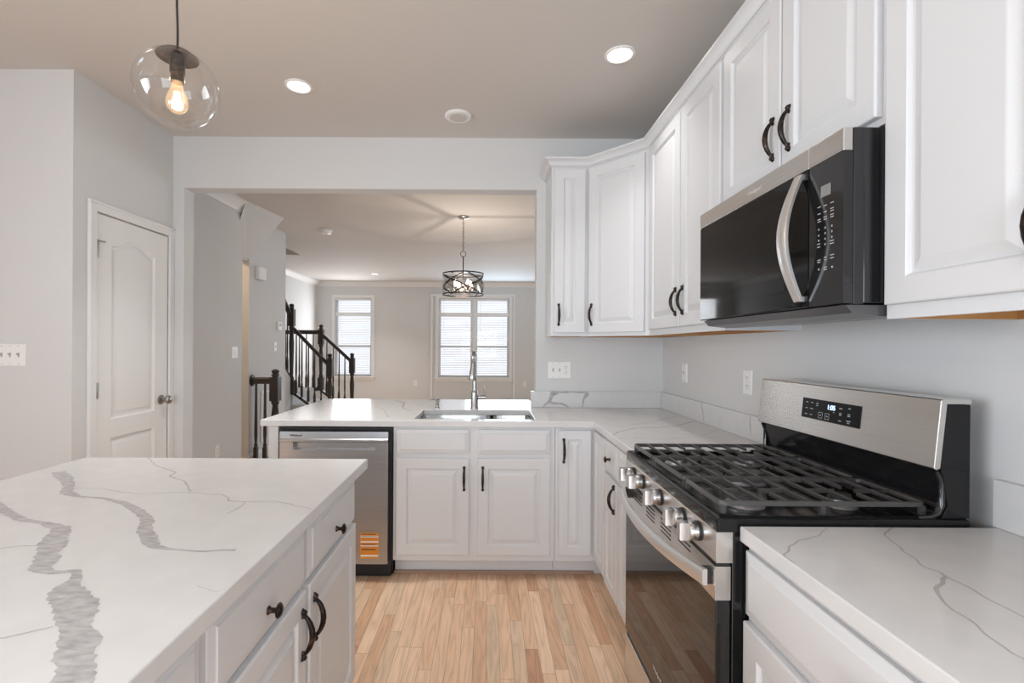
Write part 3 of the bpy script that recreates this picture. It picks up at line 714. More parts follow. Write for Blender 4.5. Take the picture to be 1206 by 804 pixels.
tube(bm, [p0, p0+dv*.02, p0+dv*.07, p0+dv*.105, p0+dv*.115], [.0165, .0185, .0225, .025, .021], 16); obj('spray_head', bm, STEELD, t, smooth=50)
bm = nb(); tube(bm, [(FX+.018, FYc, ZT+.075), (FX+.05, FYc, ZT+.075), (FX+.075, FYc, ZT+.075)], [.013, .016, .016], 14); tube(bm, [(FX+.066, FYc, ZT+.085), (FX+.066, FYc-.003, ZT+.12), (FX+.067, FYc-.004, ZT+.15)], [.0055, .0045, .0045], 10); obj('lever', bm, STEELD, t, smooth=50)
SXd = (515.5-VX)*3.31/FPX
t = thing('soap_dispenser', 'small brushed soap dispenser pump left of the faucet', 'soap dispenser', (SXd, 3.31, ZT))
bm = nb(); lathe(bm, [(.019, ZT+.0005), (.019, ZT+.004), (.013, ZT+.008), (.012, ZT+.045), (.0155, ZT+.05), (.0155, ZT+.066), (0, ZT+.068)], (SXd, 3.31, 0), 18); obj('pump_body', bm, STEELD, t, smooth=40)
bm = nb(); tube(bm, [(SXd-.010, 3.31, ZT+.058), (SXd-.04, 3.302, ZT+.058), (SXd-.062, 3.297, ZT+.050)], [.0065, .0055, .005], 10); obj('nozzle', bm, STEELD, t, smooth=50)

# ------------------------------------------------------------------ upper cabinets
UB, UT = 1.41, 2.495
UYF = 3.07; UXF = .933
CX0 = .402
def upper_shell(bm, outline, z0, z1, rec=.022, th=.016):
    """closed box with a recessed bottom; outline is the plan polygon (counter-clockwise)"""
    cx = sum(p[0] for p in outline)/len(outline); cy = sum(p[1] for p in outline)/len(outline)
    P = [Vector((p[0], p[1], 0)) for p in outline]; n = len(P); I = []
    for i in range(n):
        d0 = (P[i]-P[i-1]).normalized(); d1 = (P[(i+1) % n]-P[i]).normalized(); n0 = Vector((-d0.y, d0.x, 0)); n1 = Vector((-d1.y, d1.x, 0))
        m = (n0+n1).normalized(); I.append(P[i]+m*th/max(.3, m.dot(n0)))
    z = Vector((0, 0, 1)); S = lambda L, zz: [p+z*zz for p in L]
    rr = loft(bm, [S(P, z1), S(P, z0), S(I, z0), S(I, z0+rec)])
    for f in bm.faces:
        c = f.calc_center_median()
        if len(f.verts) == n and abs(c.z-(z0+rec)) < 1e-4: f.material_index = 1
        if abs(c.z-(z0+rec/2)) < 1e-4: f.material_index = 1
def upper(label, outline, z0, z1):
    cx = sum(p[0] for p in outline)/len(outline); cy = sum(p[1] for p in outline)/len(outline)
    t = thing('wall_cabinet', label, 'cabinet', (cx, cy, z0)); bm = nb(); upper_shell(bm, outline, z0, z1); obj('body', bm, [CAB, WOODIN], t); return t
g = .0008
t = upper('slim white wall cabinet nearest the opening, one narrow door', [(CX0, UYF), (.64-g, UYF), (.64-g, BY-.001), (CX0, BY-.001)], UB, UT)
Mu = frame_mx((0, UYF-.0005, 0), (1, 0, 0), (0, -1, 0)); Mup = frame_mx((0, UYF-.0195, 0), (1, 0, 0), (0, -1, 0))
d = front(t, Mu, 'door', CX0+.017, .64-.022, UB+.022, UT-.016, CAB, .058); pull(d, Mup, .449, 1.547)
t = upper('white diagonal corner wall cabinet with a single wide door', [(.64, UYF), (UXF, 2.767), (RW-.001, 2.767), (RW-.001, BY-.001), (.64, BY-.001)], UB, UT)
uv = Vector((UXF-.64, 2.767-UYF, 0)); Ld = uv.length; uv.normalize(); nv = Vector((uv.y, -uv.x, 0))
if nv.y > 0: nv = -nv
Mq = frame_mx(Vector((.64, UYF, 0))+nv*.0005, uv, nv); Mqp = frame_mx(Vector((.64, UYF, 0))+nv*.0195, uv, nv)
d = front(t, Mq, 'door', .014, Ld-.026, UB+.022, UT-.016, CAB); pull(d, Mqp, .040, 1.547)
Mw = frame_mx((UXF-.0005, 0, 0), (0, 1, 0), (-1, 0, 0)); Mwp = frame_mx((UXF-.0195, 0, 0), (0, 1, 0), (-1, 0, 0))
def wallcab(label, y0, y1, z0, doors, zp):
    t = upper(label, [(UXF, y0), (RW-.001, y0), (RW-.001, y1), (UXF, y1)], z0, UT)
    for a, b, hp in doors:
        d = front(t, Mw, 'door', a, b, z0+.032 if z0 < 1.5 else z0+.018, UT-.016, CAB); pull(d, Mwp, hp, zp)
wallcab('tall white two-door wall cabinet between corner cabinet and microwave', 1.881, 2.766, UB, [(2.292, 2.728, 2.327), (1.893, 2.280, 2.242)], 1.565)
wallcab('short white two-door wall cabinet above the microwave', 1.1185, 1.8795, 1.872, [(1.502, 1.868, 1.537), (1.131, 1.494, 1.455)], 2.012)
wallcab('tall white wall cabinet at right edge, on the near side of microwave', .36, 1.117, UB, [(.752, 1.105, .787), (.372, .744, .70)], 1.545)
wallcab('white wall cabinet nearest the viewer, out of the frame', -.32, .358, UB, [(.022, .348, .05), (-.31, .016, -.02)], 1.545)
bm = nb(); CP = [(-.002, UT+.001), (.004, UT+.001), (.006, UT+.006), (.014, UT+.008), (.018, UT+.018), (.034, UT+.036), (.040, UT+.038), (.046, UT+.042), (.046, UT+.052), (-.002, UT+.052)]
sweep(bm, [(CX0, BY-.001), (CX0, UYF), (.64, UYF), (UXF, 2.767), (UXF, -.32)], CP)
tag(obj('crown_molding', bm, CAB, smooth=35), 'stepped white crown molding running along the wall cabinet tops', 'molding')

# ------------------------------------------------------------------ microwave
MY0, MY1, MX, MZ0, MZ1 = 1.120, 1.878, .832, 1.445, 1.862
t = thing('microwave', 'black and stainless over-range microwave with curved vertical handle', 'microwave', (1.0, 1.5, MZ0))
bm = nb(); box(bm, MX+.05, RW-.003, MY0+.003, MY1-.003, MZ0+.003, MZ1); obj('case', bm, BLACK, t, bev=.002)
bm = nb(); box(bm, MX+.024, MX+.049, MY0, MY1, MZ0, MZ1-.001); obj('front_collar', bm, BLACKM, t, bev=.002)
# curved underside with vent grilles
bm = nb(); rings = []
for y in (MY0+.01, MY1-.01): rings.append([(MX+.012, y, MZ0-.001), (MX+.03, y, MZ0-.020), (MX+.10, y, MZ0-.028), (RW-.02, y, MZ0-.012), (RW-.02, y, MZ0-.001)])
loft(bm, rings); ub = obj('underside', bm, mat('smoked_plastic', (.10, .10, .105), .28, .3), t)
MPY = 1.2395    # joint between door and keypad
Mm = frame_mx((MX+.022, 0, 0), (0, 1, 0), (-1, 0, 0)); tt = .022
bm = nb(); box(bm, MPY+.0015, MY1, 0, tt, MZ0+.002, MZ1-.056, M=Mm); dr = obj('door', bm, MGLASS, t, bev=.003)
bm = nb(); box(bm, MPY+.0015, MY1, 0, tt+.001, MZ1-.0555, MZ1-.0015, M=Mm); obj('door_trim', bm, STEEL, dr, bev=.002)
bm = nb(); box(bm, MPY+.10, MY1-.06, tt+.0001, tt+.0006, MZ0+.055, MZ1-.10, M=Mm); obj('window_mesh', bm, mat('dark_window_screen', (.010, .010, .010), .05, spec=.27), dr)
Mmf = frame_mx((MX-.0005, 0, 0), (0, -1, 0), (-1, 0, 0))
bm = text_mesh('Whirlpool', .018, frame_mx((MX-.0012, 1.497, MZ1-.029), (0, -1, 0), (-1, 0, 0))); obj('badge', bm, LOGO, dr)
def zat(px, py, X=MX): Y = X*FPX/(px-VX); return Y, CAMH-(py-hyz(px))*Y/FPX
def kbox(bm, px, py, wd, ht, mi=0):
    """a printed mark on the keypad at the given spot"""
    Y, Z = zat(px, py); box(bm, -Y-wd/2, -Y+wd/2, .0001, .0007, Z-ht/2, Z+ht/2, mi, M=Mmf)
sx = lambda x: 940+x/5.03; sy = lambda y: 190+y/5.03
bm = nb(); box(bm, MY0, MPY-.0005, 0, tt, MZ0+.002, MZ1-.056, M=Mm)
for cx_, ys_, wd in ((122, (272, 312, 345, 358), .011), (158, (260, 298, 328, 342), .011), (198, (242, 276, 290, 312, 326), .011), (120, (405, 440, 470), .003), (158, (392, 425, 458, 490), .003), (198, (380, 413, 446), .003), (120, (490, 508), .010), (198, (468, 484), .013), (122, (585, 598), .011), (160, (568, 582), .008), (200, (552, 570), .012), (122, (640,), .004), (160, (626, 640), .010), (200, (624,), .005)):
    for yy in ys_: kbox(bm, sx(cx_), sy(yy), wd, .0022 if wd > .005 else .0045, 1)
kp = obj('control_panel', bm, [BLACK, INK], t)
bm = nb(); box(bm, MY0, MPY-.0005, 0, tt+.001, MZ1-.0555, MZ1-.0015, M=Mm); obj('panel_trim', bm, STEEL, kp, bev=.002)
bm = nb(); y0_, z0_ = zat(972, 224); box(bm, -y0_-.017, -y0_+.017, .0001, .0012, z0_-.014, z0_+.014, M=Mmf); obj('display', bm, LCD, kp)
# bowed handle
bm = nb(); rings = []
hy = MPY+.026
for k in range(17):
    s = k/16; z = MZ0+.018+(MZ1-.066-MZ0-.018)*s; b = math.sin(PI*s); n = .006+.045*b; w_ = .015+.005*b
    rings.append([(hy-w_, n, z), (hy+w_, n, z), (hy+w_, n+.007, z), (hy+w_*.6, n+.011, z), (hy-w_*.6, n+.011, z), (hy-w_, n+.007, z)])
Mh = frame_mx((MX, 0, 0), (0, 1, 0), (-1, 0, 0))
loft(bm, rings, M=Mh)
for z in (MZ0+.018, MZ1-.078): box(bm, hy-.010, hy+.010, .0003, .010, z, z+.014, M=Mh)
obj('handle', bm, SATIN, dr, smooth=35)

# ------------------------------------------------------------------ range
RY0, RY1, RX = 1.150, 1.904, .553
t = thing('gas_range', 'stainless and black freestanding gas range with five front knobs', 'range', (.86, 1.527, 0))
bm = nb(); box(bm, RX+.040, 1.166, RY0+.004, RY1-.004, .05, .896)
for y in (RY0+.002, RY1-.006):
    box(bm, RX+.07, RX+.078, y, y+.004, .07, .87); box(bm, RX+.13, RX+.14, y, y+.004, .07, .87)
box(bm, RX+.08, 1.14, RY0+.03, RY1-.03, .002, .05)
obj('body', bm, BLACK, t, bev=.002)
Mx = frame_mx((RX, 0, 0), (0, 1, 0), (-1, 0, 0))
# cooktop tray with raised rim
bm = nb()
def rrect(x0, x1, y0, y1, r, z, k=5):
    pts = []
    for cx, cy, a0 in ((x1-r, y1-r, 0), (x0+r, y1-r, 90), (x0+r, y0+r, 180), (x1-r, y0+r, 270)):
        for j in range(k+1): a = R(a0+90*j/k); pts.append((cx+r*math.cos(a), cy+r*math.sin(a), z))
    return pts
loft(bm, [rrect(RX+.003, 1.165, RY0, RY1, .006, .897), rrect(RX+.001, 1.165, RY0, RY1, .006, .900), rrect(RX+.001, 1.165, RY0, RY1, .006, .926), rrect(RX+.006, 1.160, RY0+.005, RY1-.005, .008, .931),
          rrect(RX+.022, 1.10, RY0+.020, RY1-.020, .02, .931), rrect(RX+.030, 1.095, RY0+.028, RY1-.028, .025, .916), rrect(RX+.05, 1.09, RY0+.05, RY1-.05, .03, .913)])
obj('cooktop', bm, COOK, t, smooth=40)
# control panel
bm = nb(); loft(bm, [[(y, a, b) for a, b in ((-.039, .822), (.0, .822), (.001, .826), (.001, .893), (-.003, .896), (-.039, .896))] for y in (RY0, RY1)], M=Mx); cp = obj('control_panel', bm, STEEL, t)
for i, y in enumerate((1.250, 1.352, 1.527, 1.702, 1.804)):
    bm = nb(); lathe(bm, [(.0255, .0015), (.0255, .006), (.0245, .0065)], (y, 0, .862), 24, axis='Y', M=Mx)
    k_ = obj('knob_collar', bm, BLACKM, cp, smooth=40)
    bm = nb(); lathe(bm, [(.0235, .007), (.0240, .018), (.0235, .026), (.0215, .029), (0, .029)], (y, 0, .862), 28, axis='Y', M=Mx)
    loft(bm, [[(y-.0115, .026, .8395), (y+.0115, .026, .8395), (y+.0115, .026, .8845), (y-.0115, .026, .8845)], [(y-.0115, .050, .8395), (y+.0115, .050, .8395), (y+.0115, .050, .8845), (y-.0115, .050, .8845)], [(y-.0095, .053, .8415), (y+.0095, .053, .8415), (y+.0095, .053, .8825), (y-.0095, .053, .8825)]], M=Mx)
    obj('knob', bm, KNOBM, cp, smooth=40)
# oven door
bm = nb(); DT, DB, DG = .812, .225, .730
box(bm, RY0+.003, RY1-.003, -.036, 0, DB, DG, M=Mx); od = obj('oven_door', bm, BGLASS, t, bev=.002)
bm = nb(); box(bm, RY0+.003, RY1-.003, -.036, .0015, DG+.0005, DT, M=Mx)
for yc, n_ in ((1.335, 2), (1.475, 4), (1.615, 4), (1.745, 3)):
    for k in range(n_): box(bm, yc-.042, yc+.042, .0010, .0018, .797-.0125*k, .802-.0125*k, 1, M=Mx)
tb = obj('door_band', bm, [STEEL, BLACKM], od)
bm = nb(); box(bm, RY0+.006, RY1-.006, -.036, -.004, DT+.001, .8212, M=Mx); obj('door_gap', bm, BLACKM, t)
bm = nb(); rings = []; hz = .775
for k in range(25):
    s = -1+2*k/24; y = 1.527+s*.352; n = .010+.050*(1-s*s)
    rings.append([(y, n, hz-.020), (y, n+.010, hz-.019), (y, n+.0125, hz-.013), (y, n+.0125, hz+.014), (y, n+.009, hz+.020), (y, n, hz+.020)])
loft(bm, rings, M=Mx); hd = obj('handle', bm, SATIN, od, smooth=35)
for s in (-1, 1):
    bm = nb(); y = 1.527+s*.336; box(bm, y-.012, y+.012, .0016, .016, hz-.018, hz+.018, M=Mx); obj('handle_mount', bm, BLACKM, hd)
bm = text_mesh('Whirlpool', .018, frame_mx((RX-.0006, 1.545, .283), (0, -1, 0), (-1, 0, 0))); obj('badge', bm, LOGO, od)
# storage drawer
bm = nb(); box(bm, RY0+.003, RY1-.003, -.036, 0, .055, .205, M=Mx); sd = obj('storage_drawer', bm, STEEL, t, bev=.003)
bm = nb(); box(bm, RY0+.006, RY1-.006, -.036, -.006, .2055, .2245, M=Mx); obj('drawer_lip', bm, BLACKM, sd)
# backguard
bm = nb(); rings = []
for y in (RY0+.001, RY1-.001): rings.append([(1.0935, y, 1.0535), (1.104, y, 1.0), (1.110, y, .960), (1.098, y, .9315), (1.164, y, .9315), (1.1655, y, 1.2065), (1.109, y, 1.2065)])
loft(bm, rings); bg = obj('backguard', bm, COOK, t, bev=.002)
bm = nb(); rings = []
for y in (RY0, RY1): rings.append([(1.076, y, 1.052), (1.082, y, 1.048), (1.092, y, 1.0525), (1.108, y, 1.2075), (1.1665, y, 1.2075), (1.1665, y, 1.219), (1.097, y, 1.219), (1.093, y, 1.217)])
loft(bm, rings); bp = obj('control_face', bm, STEEL, bg, bev=.0015)
# curved black lip that rises from the cooktop side into the backguard
for y, s in ((RY0+.003, 1), (RY1-.003, -1)):
    bm = nb(); pts = [(1.045, y+s*.006, .931), (1.075, y+s*.006, .933), (1.094, y+s*.006, .942), (1.103, y+s*.006, .962), (1.102, y+s*.006, 1.02), (1.090, y+s*.006, 1.045)]
    tube(bm, pts, [.005, .007, .008, .008, .007, .005], 8); obj('side_lip', bm, BLACK, bg, smooth=50)
# display on the tilted face
p0 = Vector((1.076, 0, 1.052)); p1 = Vector((1.093, 0, 1.217)); up = (p1-p0).normalized(); nn = Vector((-up.z, 0, up.x))
def face_mx(y, s, off=.0):
    o = p0+up*s+nn*off+Vector((0, y, 0)); u = Vector((0, -1, 0))
    return Matrix(((u.x, nn.x, up.x, o.x), (u.y, nn.y, up.y, o.y), (u.z, nn.z, up.z, o.z), (0, 0, 0, 1)))
bm = nb(); box(bm, -.128, .128, .0003, .0018, -.033, .033, M=face_mx(1.516, .088))
Mf_ = face_mx(1.516, .088, .0018)
for u_, z_, w_ in ((-.105, .020, .010), (-.080, .020, .009), (-.055, .020, .010), (-.055, .013, .009), (-.105, .000, .010), (-.080, .000, .014), (-.105, -.020, .012), (-.080, -.020, .010), (.022, .018, .004), (.022, .000, .005), (.050, .016, .013), (.050, .001, .009), (.050, -.004, .009), (.050, -.022, .012), (.085, .020, .010), (.085, .002, .010), (.085, -.003, .010), (.085, -.018, .016), (.085, -.024, .009)):
    box(bm, u_-w_/2, u_+w_/2, .0002, .0006, z_-.0012, z_+.0012, 1, M=Mf_)
for u_ in (-.036, -.006):
    for a in ((u_-.009, u_+.009, -.008, -.0068), (u_-.009, u_+.009, -.0262, -.025), (u_-.009, u_-.008, -.025, -.008), (u_+.008, u_+.009, -.025, -.008), (u_-.003, u_+.003, -.018, -.015)): box(bm, a[0], a[1], .0002, .0006, a[2], a[3], 1, M=Mf_)
dp = obj('display', bm, [DISPB, INK], bp)
bm = text_mesh('1:05', .021, face_mx(1.507, .101, .0022)); obj('clock_digits', bm, GLOW, dp)
# burners
for cx_, cy_, r_ in ((.70, 1.30, .036), (.96, 1.30, .028), (.70, 1.755, .032), (.96, 1.755, .036), (.83, 1.527, .042)):
    bm = nb(); sq = 1.55 if cy_ == 1.527 else 1
    Mo = Matrix.Translation((cx_, cy_, 0)) @ Matrix.Diagonal((sq, 1, 1, 1))
    lathe(bm, [(r_+.014, .9135), (r_+.014, .916), (r_+.008, .922), (r_+.002, .924), (r_+.001, .934), (0, .934)], (0, 0, 0), 28, M=Mo); bb = obj('burner', bm, ALU, t, smooth=35)
    bm = nb(); lathe(bm, [(r_-.002, .9345), (r_, .937), (r_, .942), (r_-.004, .946), (0, .947)], (0, 0, 0), 28, M=Mo); obj('burner_cap', bm, IRON, bb, smooth=35)
# grates: three sections, bars along the counter direction with cross rails
gx0, gx1 = RX+.018, 1.088; gz = .963
def bar(bm, x0, y0, x1, y1, w_=.0075, z0=None, z1=None):
    z1 = z1 or gz; z0 = z0 or gz-.010
    d = Vector((x1-x0, y1-y0, 0)); L = d.length; d.normalize(); s = Vector((-d.y, d.x, 0))
    pr = [(-w_/2, z0), (w_/2, z0), (w_*.42, z1-.002), (w_*.2, z1), (-w_*.2, z1), (-w_*.42, z1-.002)]
    loft(bm, [[Vector((x, y, 0))+s*o+Vector((0, 0, z)) for o, z in pr] for x, y in ((x0, y0), (x1, y1))])
sec = [(RY0+.024, 1.395), (1.399, 1.655), (1.659, RY1-.024)]
for si, (a, b) in enumerate(sec):
    bm = nb(); cy_ = (a+b)/2
    ring = rrect(gx0+.006, gx1-.006, a+.006, b-.006, .014, gz-.006)
    n = len(ring); rings = []
    for i in range(n+1):
        p = Vector(ring[i % n]); q = Vector(ring[(i+1) % n])-Vector(ring[i-1 if i else n-1]) if i < n else Vector(ring[1])-Vector(ring[n-1])
        q = Vector(ring[(i+1) % n])-Vector(ring[(i-1) % n]); q.normalize(); s = Vector((-q.y, q.x, 0))
        rings.append([p+s*o+Vector((0, 0, z)) for o, z in ((-.004, -.006), (.004, -.006), (.0035, .004), (.002, .006), (-.002, .006), (-.0035, .004))])
    loft(bm, rings, cap0=False, cap1=False)
    N_ = 9
    for k in range(1, N_):
        x = gx0+(gx1-gx0)*k/N_
        near_b = any(abs(x-bx) < .055 for bx in ((.70, .96) if si != 1 else (.83,))) and (k % 2 == 1)
        if near_b: bar(bm, x, a+.008, x, cy_-.03); bar(bm, x, cy_+.03, x, b-.008)
        else: bar(bm, x, a+.008, x, b-.008)
    for fx in ((.30, .70) if si != 1 else (.5,)):
        pass
    if si != 1:
        for bx in (.70, .96):
            bar(bm, bx-.10, cy_, bx-.028, cy_); bar(bm, bx+.028, cy_, bx+.10, cy_)
        bar(bm, gx0+.01, cy_, .62, cy_); bar(bm, 1.04, cy_, gx1-.01, cy_)
    else:
        bar(bm, gx0+.01, cy_, .755, cy_); bar(bm, .905, cy_, gx1-.01, cy_)
    for x in (gx0+.012, (gx0+gx1)/2, gx1-.012):
        for y in (a+.008, b-.008): box(bm, x-.006, x+.006, y-.005, y+.005, .9165 if gx0+.02 < x < gx1-.02 else .9315, gz-.01)
    obj('grate', bm, IRON, t, smooth=35)

# ------------------------------------------------------------------ island
IX, IY1, IX0, IY0 = -.452, 1.800, -1.515, -.35
bm = nb(); box(bm, IX0, IX, IY0, IY1, ZU, ZT); lim = (IX0+.003, IX-.003, IY0+.01, IY1-.003)
big = [(-12, 588, 9), (0, 597, 10), (12.4, 604.6, 9), (28, 612.4, 9), (46.7, 614.6, 6), (58, 617, 9), (74, 622, 16), (66, 634, 22), (60, 650, 24), (50, 668, 20), (58, 674, 10), (74.6, 673.7, 8), (92, 672, 9), (91, 681, 10), (80, 694, 30), (86, 705, 36), (96.4, 718, 38), (94, 730, 30), (88.6, 741.5, 28), (93.3, 760, 36), (90, 804, 38), (100, 870, 40)]
px_vein(bm, big, ZT, 1, lim, rag=.24)
px_vein(bm, [(69.3, 555.5, 11), (78.4, 562.8, 13), (82, 572, 10), (78.4, 580, 12), (94.9, 584.7, 4), (124, 586.5, 3.5), (146, 592, 7), (164, 601, 9), (175, 612, 12), (171.5, 623, 15), (177, 635.8, 15), (183, 643.8, 10), (204.3, 646.7, 4), (237, 649.3, 3), (270, 647.5, 4), (279, 647.5, 5)], ZT, 1, lim, rag=.24)
for L in ([(488, 22, 1), (505, 50, 1), (545, 63, 1.2), (570, 70, 1.5), (550, 85, 1.5), (600, 100, 1.3), (617, 133, 1.5)],
          [(235, 122, .8), (330, 123, .8), (400, 135, .9), (450, 141, .9), (600, 135, .9), (730, 145, 1), (745, 165, 1.8), (800, 166, 1), (900, 165, 1), (960, 180, 1.1), (1040, 190, 1)],
          [(795, 168, 1.2), (770, 190, 1.5), (735, 205, .8)], [(-40, 322, 1), (0, 318, 1.2), (80, 308, 1.5), (140, 308, 2)], [(-40, 606, 1.3), (0, 607, 1.5), (60, 600, 2), (130, 578, 2), (178, 569, 1.5)],
          [(640, 435, .5), (700, 460, .5), (760, 440, .4)]):
    px_vein(bm, L, ZT, 2, lim, .25, 2.741, (0, 530))
tag(obj('island_worktop', bm, [QUARTZ, VEIN, HAIR], bev=.003), 'white quartz island top with bold grey veins', 'worktop')
IF = -.500     # face-frame plane of the island
Mi = frame_mx((IF+.0005, 0, 0), (0, 1, 0), (1, 0, 0)); Mip = frame_mx((IF+.0195, 0, 0), (0, 1, 0), (1, 0, 0))
def island_cab(label, y0, y1, far_handle):
    t = thing('island_cabinet', label, 'cabinet', (-.98, (y0+y1)/2, 0))
    bm = nb(); box(bm, -1.47, IF, y0, y1, KB, KT); box(bm, -1.44, IF-.07, y0, y1, .001, KB); obj('body', bm, ISL, t, bev=.0012)
    dr = front(t, Mi, 'drawer_front', y0+.010, y1-.012, .705, .858, ISL); knob(dr, Mip, (y0+y1)/2-.004, .757)
    d = front(t, Mi, 'door', y0+.010, y1-.012, .125, .690, ISL, .055); pull(d, Mip, y1-.042 if far_handle else y0+.040, .585, .125)
island_cab('grey-white island cabinet unit at the far end nearest the dishwasher', 1.288, 1.762, False)
island_cab('grey-white island cabinet unit in the middle, second from far end', .822, 1.2865, True)
island_cab('grey-white island cabinet unit at the bottom edge of the photo', .36, .8205, False)
island_cab('grey-white island cabinet unit closest to viewer, out of the frame', -.30, .3585, True)

# ------------------------------------------------------------------ ceiling fittings
def can(label, x, y, r=.062, power=7.5, col=(1, .97, .94), g='recessed ceiling lights'):
    t = thing('recessed_light', label, 'ceiling light', (x, y, CZ), g)
    bm = nb(); lathe(bm, [(r+.014, -.0005), (r+.013, -.005), (r, -.008), (r-.004, -.004), (r-.004, -.0005)], (x, y, CZ), 32); obj('trim_ring', bm, PLATE, t, smooth=40)
    bm = nb(); lathe(bm, [(r-.005, -.0006), (r-.005, -.0035), (0, -.0045)], (x, y, CZ), 32); obj('lens', bm, LED, t)
    l = area('downlight', (x, y, CZ-.012), (0, 0, 0), r*1.7, r*1.7, power, col, 'DISK', 92); l.parent = t; l.location = (0, 0, -.012)
can('lit round recessed ceiling light nearest the wall cabinets', .654, 2.403, power=2)
can('lit round recessed ceiling light between the globe pendant and smoke disc', -1.086, 2.712)
can('tiny lit recessed light far off in the great room ceiling', -2.34, 9.8)
can('added unseen recessed ceiling light over the aisle, behind the camera', -.15, -.3); can('added unseen recessed ceiling light over the island side, behind the camera', -1.6, -.6)  # both added out of view for more light on floor and worktops
t = thing('ceiling_speaker', 'unlit flat white disc on the kitchen ceiling near the header', 'ceiling disc', (-.2, 3.05, CZ))
bm = nb(); lathe(bm, [(.086, -.0005), (.086, -.008), (.078, -.014), (.0, -.016)], (-.2, 3.05, CZ), 32); obj('cover', bm, PLATE, t, smooth=30)
bm = nb(); lathe(bm, [(.055, -.0155), (.055, -.0175), (0, -.018)], (-.2, 3.05, CZ), 32); obj('grille', bm, CEIL, t, smooth=30)
t = thing('smoke_detector', 'white round smoke detector on the great room ceiling near the soffit', 'smoke detector', (-2.08, 6.1, CZ))
bm = nb(); lathe(bm, [(.078, -.0005), (.078, -.012), (.070, -.016), (.062, -.040), (.05, -.046), (0, -.047)], (-2.08, 6.1, CZ), 28); obj('housing', bm, PLATE, t, smooth=40)
bm = nb(); lathe(bm, [(.02, -.047), (.018, -.050), (0, -.0505)], (-2.08, 6.1, CZ), 16); obj('test_button', bm, INK, t)

# globe pendant over the island
GX, GY, GZ = -.972, 1.484, 2.134
t = thing('globe_pendant', 'clear tilted glass globe pendant with glowing bulb over the island', 'pendant light', (GX, GY, CZ))
tz = 0
Mg = Matrix.Translation((GX, GY, GZ)) @ Matrix.Rotation(tz, 4, 'Y')
bm = nb(); prof = []
a_, b_ = .117, .117
for k in range(3, 25):
    th = PI*k/24; prof.append((a_*math.sin(th), b_*math.cos(th)))
prof = [(.046, prof[0][1]+.002)]+prof
rings = []
for r, h in prof:
    rings.append([Mg @ Vector((max(r, 1e-4)*math.cos(2*PI*j/40), max(r, 1e-4)*math.sin(2*PI*j/40), h)) for j in range(40)])
loft(bm, rings, cap0=False, cap1=False); obj('glass_globe', bm, GLOBE, t, smooth=80)
bm = nb(); lathe(bm, [(0, b_+.004), (.02, b_+.002), (.045, b_-.006), (.057, b_-.016), (.058, b_-.020), (.052, b_-.018), (0, b_-.010)], (0, 0, 0), 32, M=Mg); obj('cap', bm, BRONZE, t, smooth=40)
tc = Mg @ Vector((0, 0, b_+.006))
bm = nb(); lathe(bm, [(.021, .055), (.021, .103), (.010, .108)], (tc.x, tc.y, GZ-.005), 20); lathe(bm, [(.0185, .026), (.0185, .055)], (tc.x, tc.y, GZ-.005), 20); obj('socket', bm, BRONZE, t, smooth=40)
bx, by, bz = tc.x, tc.y, GZ-.045
bm = nb(); lathe(bm, [(0, -.034), (.016, -.031), (.027, -.020), (.031, -.004), (.029, .012), (.020, .035), (.014, .055), (.013, .070)], (bx, by, bz+.005), 24); bu = obj('bulb', bm, BULBG, t, smooth=60)
bm = nb()
for k in range(6):
    a = 2*PI*k/6; a2 = a+.5; tube(bm, [(bx+.006*math.cos(a), by+.006*math.sin(a), bz+.035), (bx+.013*math.cos(a2), by+.013*math.sin(a2), bz-.015)], .0026, 5)
obj('filament', bm, BULB, bu)
bm = nb(); pts = [(tc.x, tc.y, tc.z), (tc.x+.001, tc.y, tc.z+.06), (tc.x-.004, tc.y, tc.z+.16), (tc.x+.004, tc.y, tc.z+.30), (tc.x, tc.y, tc.z+.42), (tc.x+.003, tc.y, CZ-.01)]
pts2 = []
for i in range(len(pts)-1):
    for j in range(4): pts2.append(Vector(pts[i]).lerp(Vector(pts[i+1]), j/4))
pts2.append(Vector(pts[-1]))
for _ in range(3): pts2 = [pts2[0]]+[(pts2[i-1]+pts2[i]*2+pts2[i+1])/4 for i in range(1, len(pts2)-1)]+[pts2[-1]]
tube(bm, pts2, .0035, 8); obj('cord', bm, ESP, t, smooth=60)
bm = nb(); lathe(bm, [(.06, -.0005), (.06, -.012), (.045, -.022), (0, -.024)], (tc.x, tc.y, CZ), 24); obj('canopy', bm, BRONZE, t, smooth=40)
l = bpy.data.lights.new('pendant_bulb', 'POINT'); l.energy = 5; l.color = (1, .78, .5); l.shadow_soft_size = .03; lo = bpy.data.objects.new('pendant_bulb', l); C.objects.link(lo); lo.parent = t; lo.location = (bx-GX, by-GY, bz-CZ)

# drum chandelier in the great room
PX, PY, PZ, PR, PH = -.29, 5.425, 2.045, .232, .115
t = thing('drum_chandelier', 'round bronze strap drum chandelier on a chain in the great room', 'chandelier', (PX, PY, CZ))
bm = nb(); lathe(bm, [(.066, -.0005), (.066, -.014), (.05, -.024), (.012, -.03)], (PX, PY, CZ), 28); obj('canopy', bm, STEELD, t, smooth=40)
bm = nb(); z = CZ-.03; i = 0; zr = CAMH+(hyz(545)-298)*PY/FPX
while z > zr+.03:
    pts = []
    for k in range(12):
        a = 2*PI*k/12; dx = .009*math.cos(a); dz = .018*math.sin(a)
        pts.append((PX+(dx if i % 2 else 0), PY+(0 if i % 2 else dx), z-.014+dz))
    tube(bm, pts, .0022, 5, closed=True); z -= .028; i += 1
obj('chain', bm, BRONZE, t)
bm = nb(); tube(bm, [(PX+.03*math.cos(2*PI*k/20), PY, zr-.01+.03*math.sin(2*PI*k/20)) for k in range(20)], .004, 6, closed=True); obj('ring', bm, BRONZE, t)
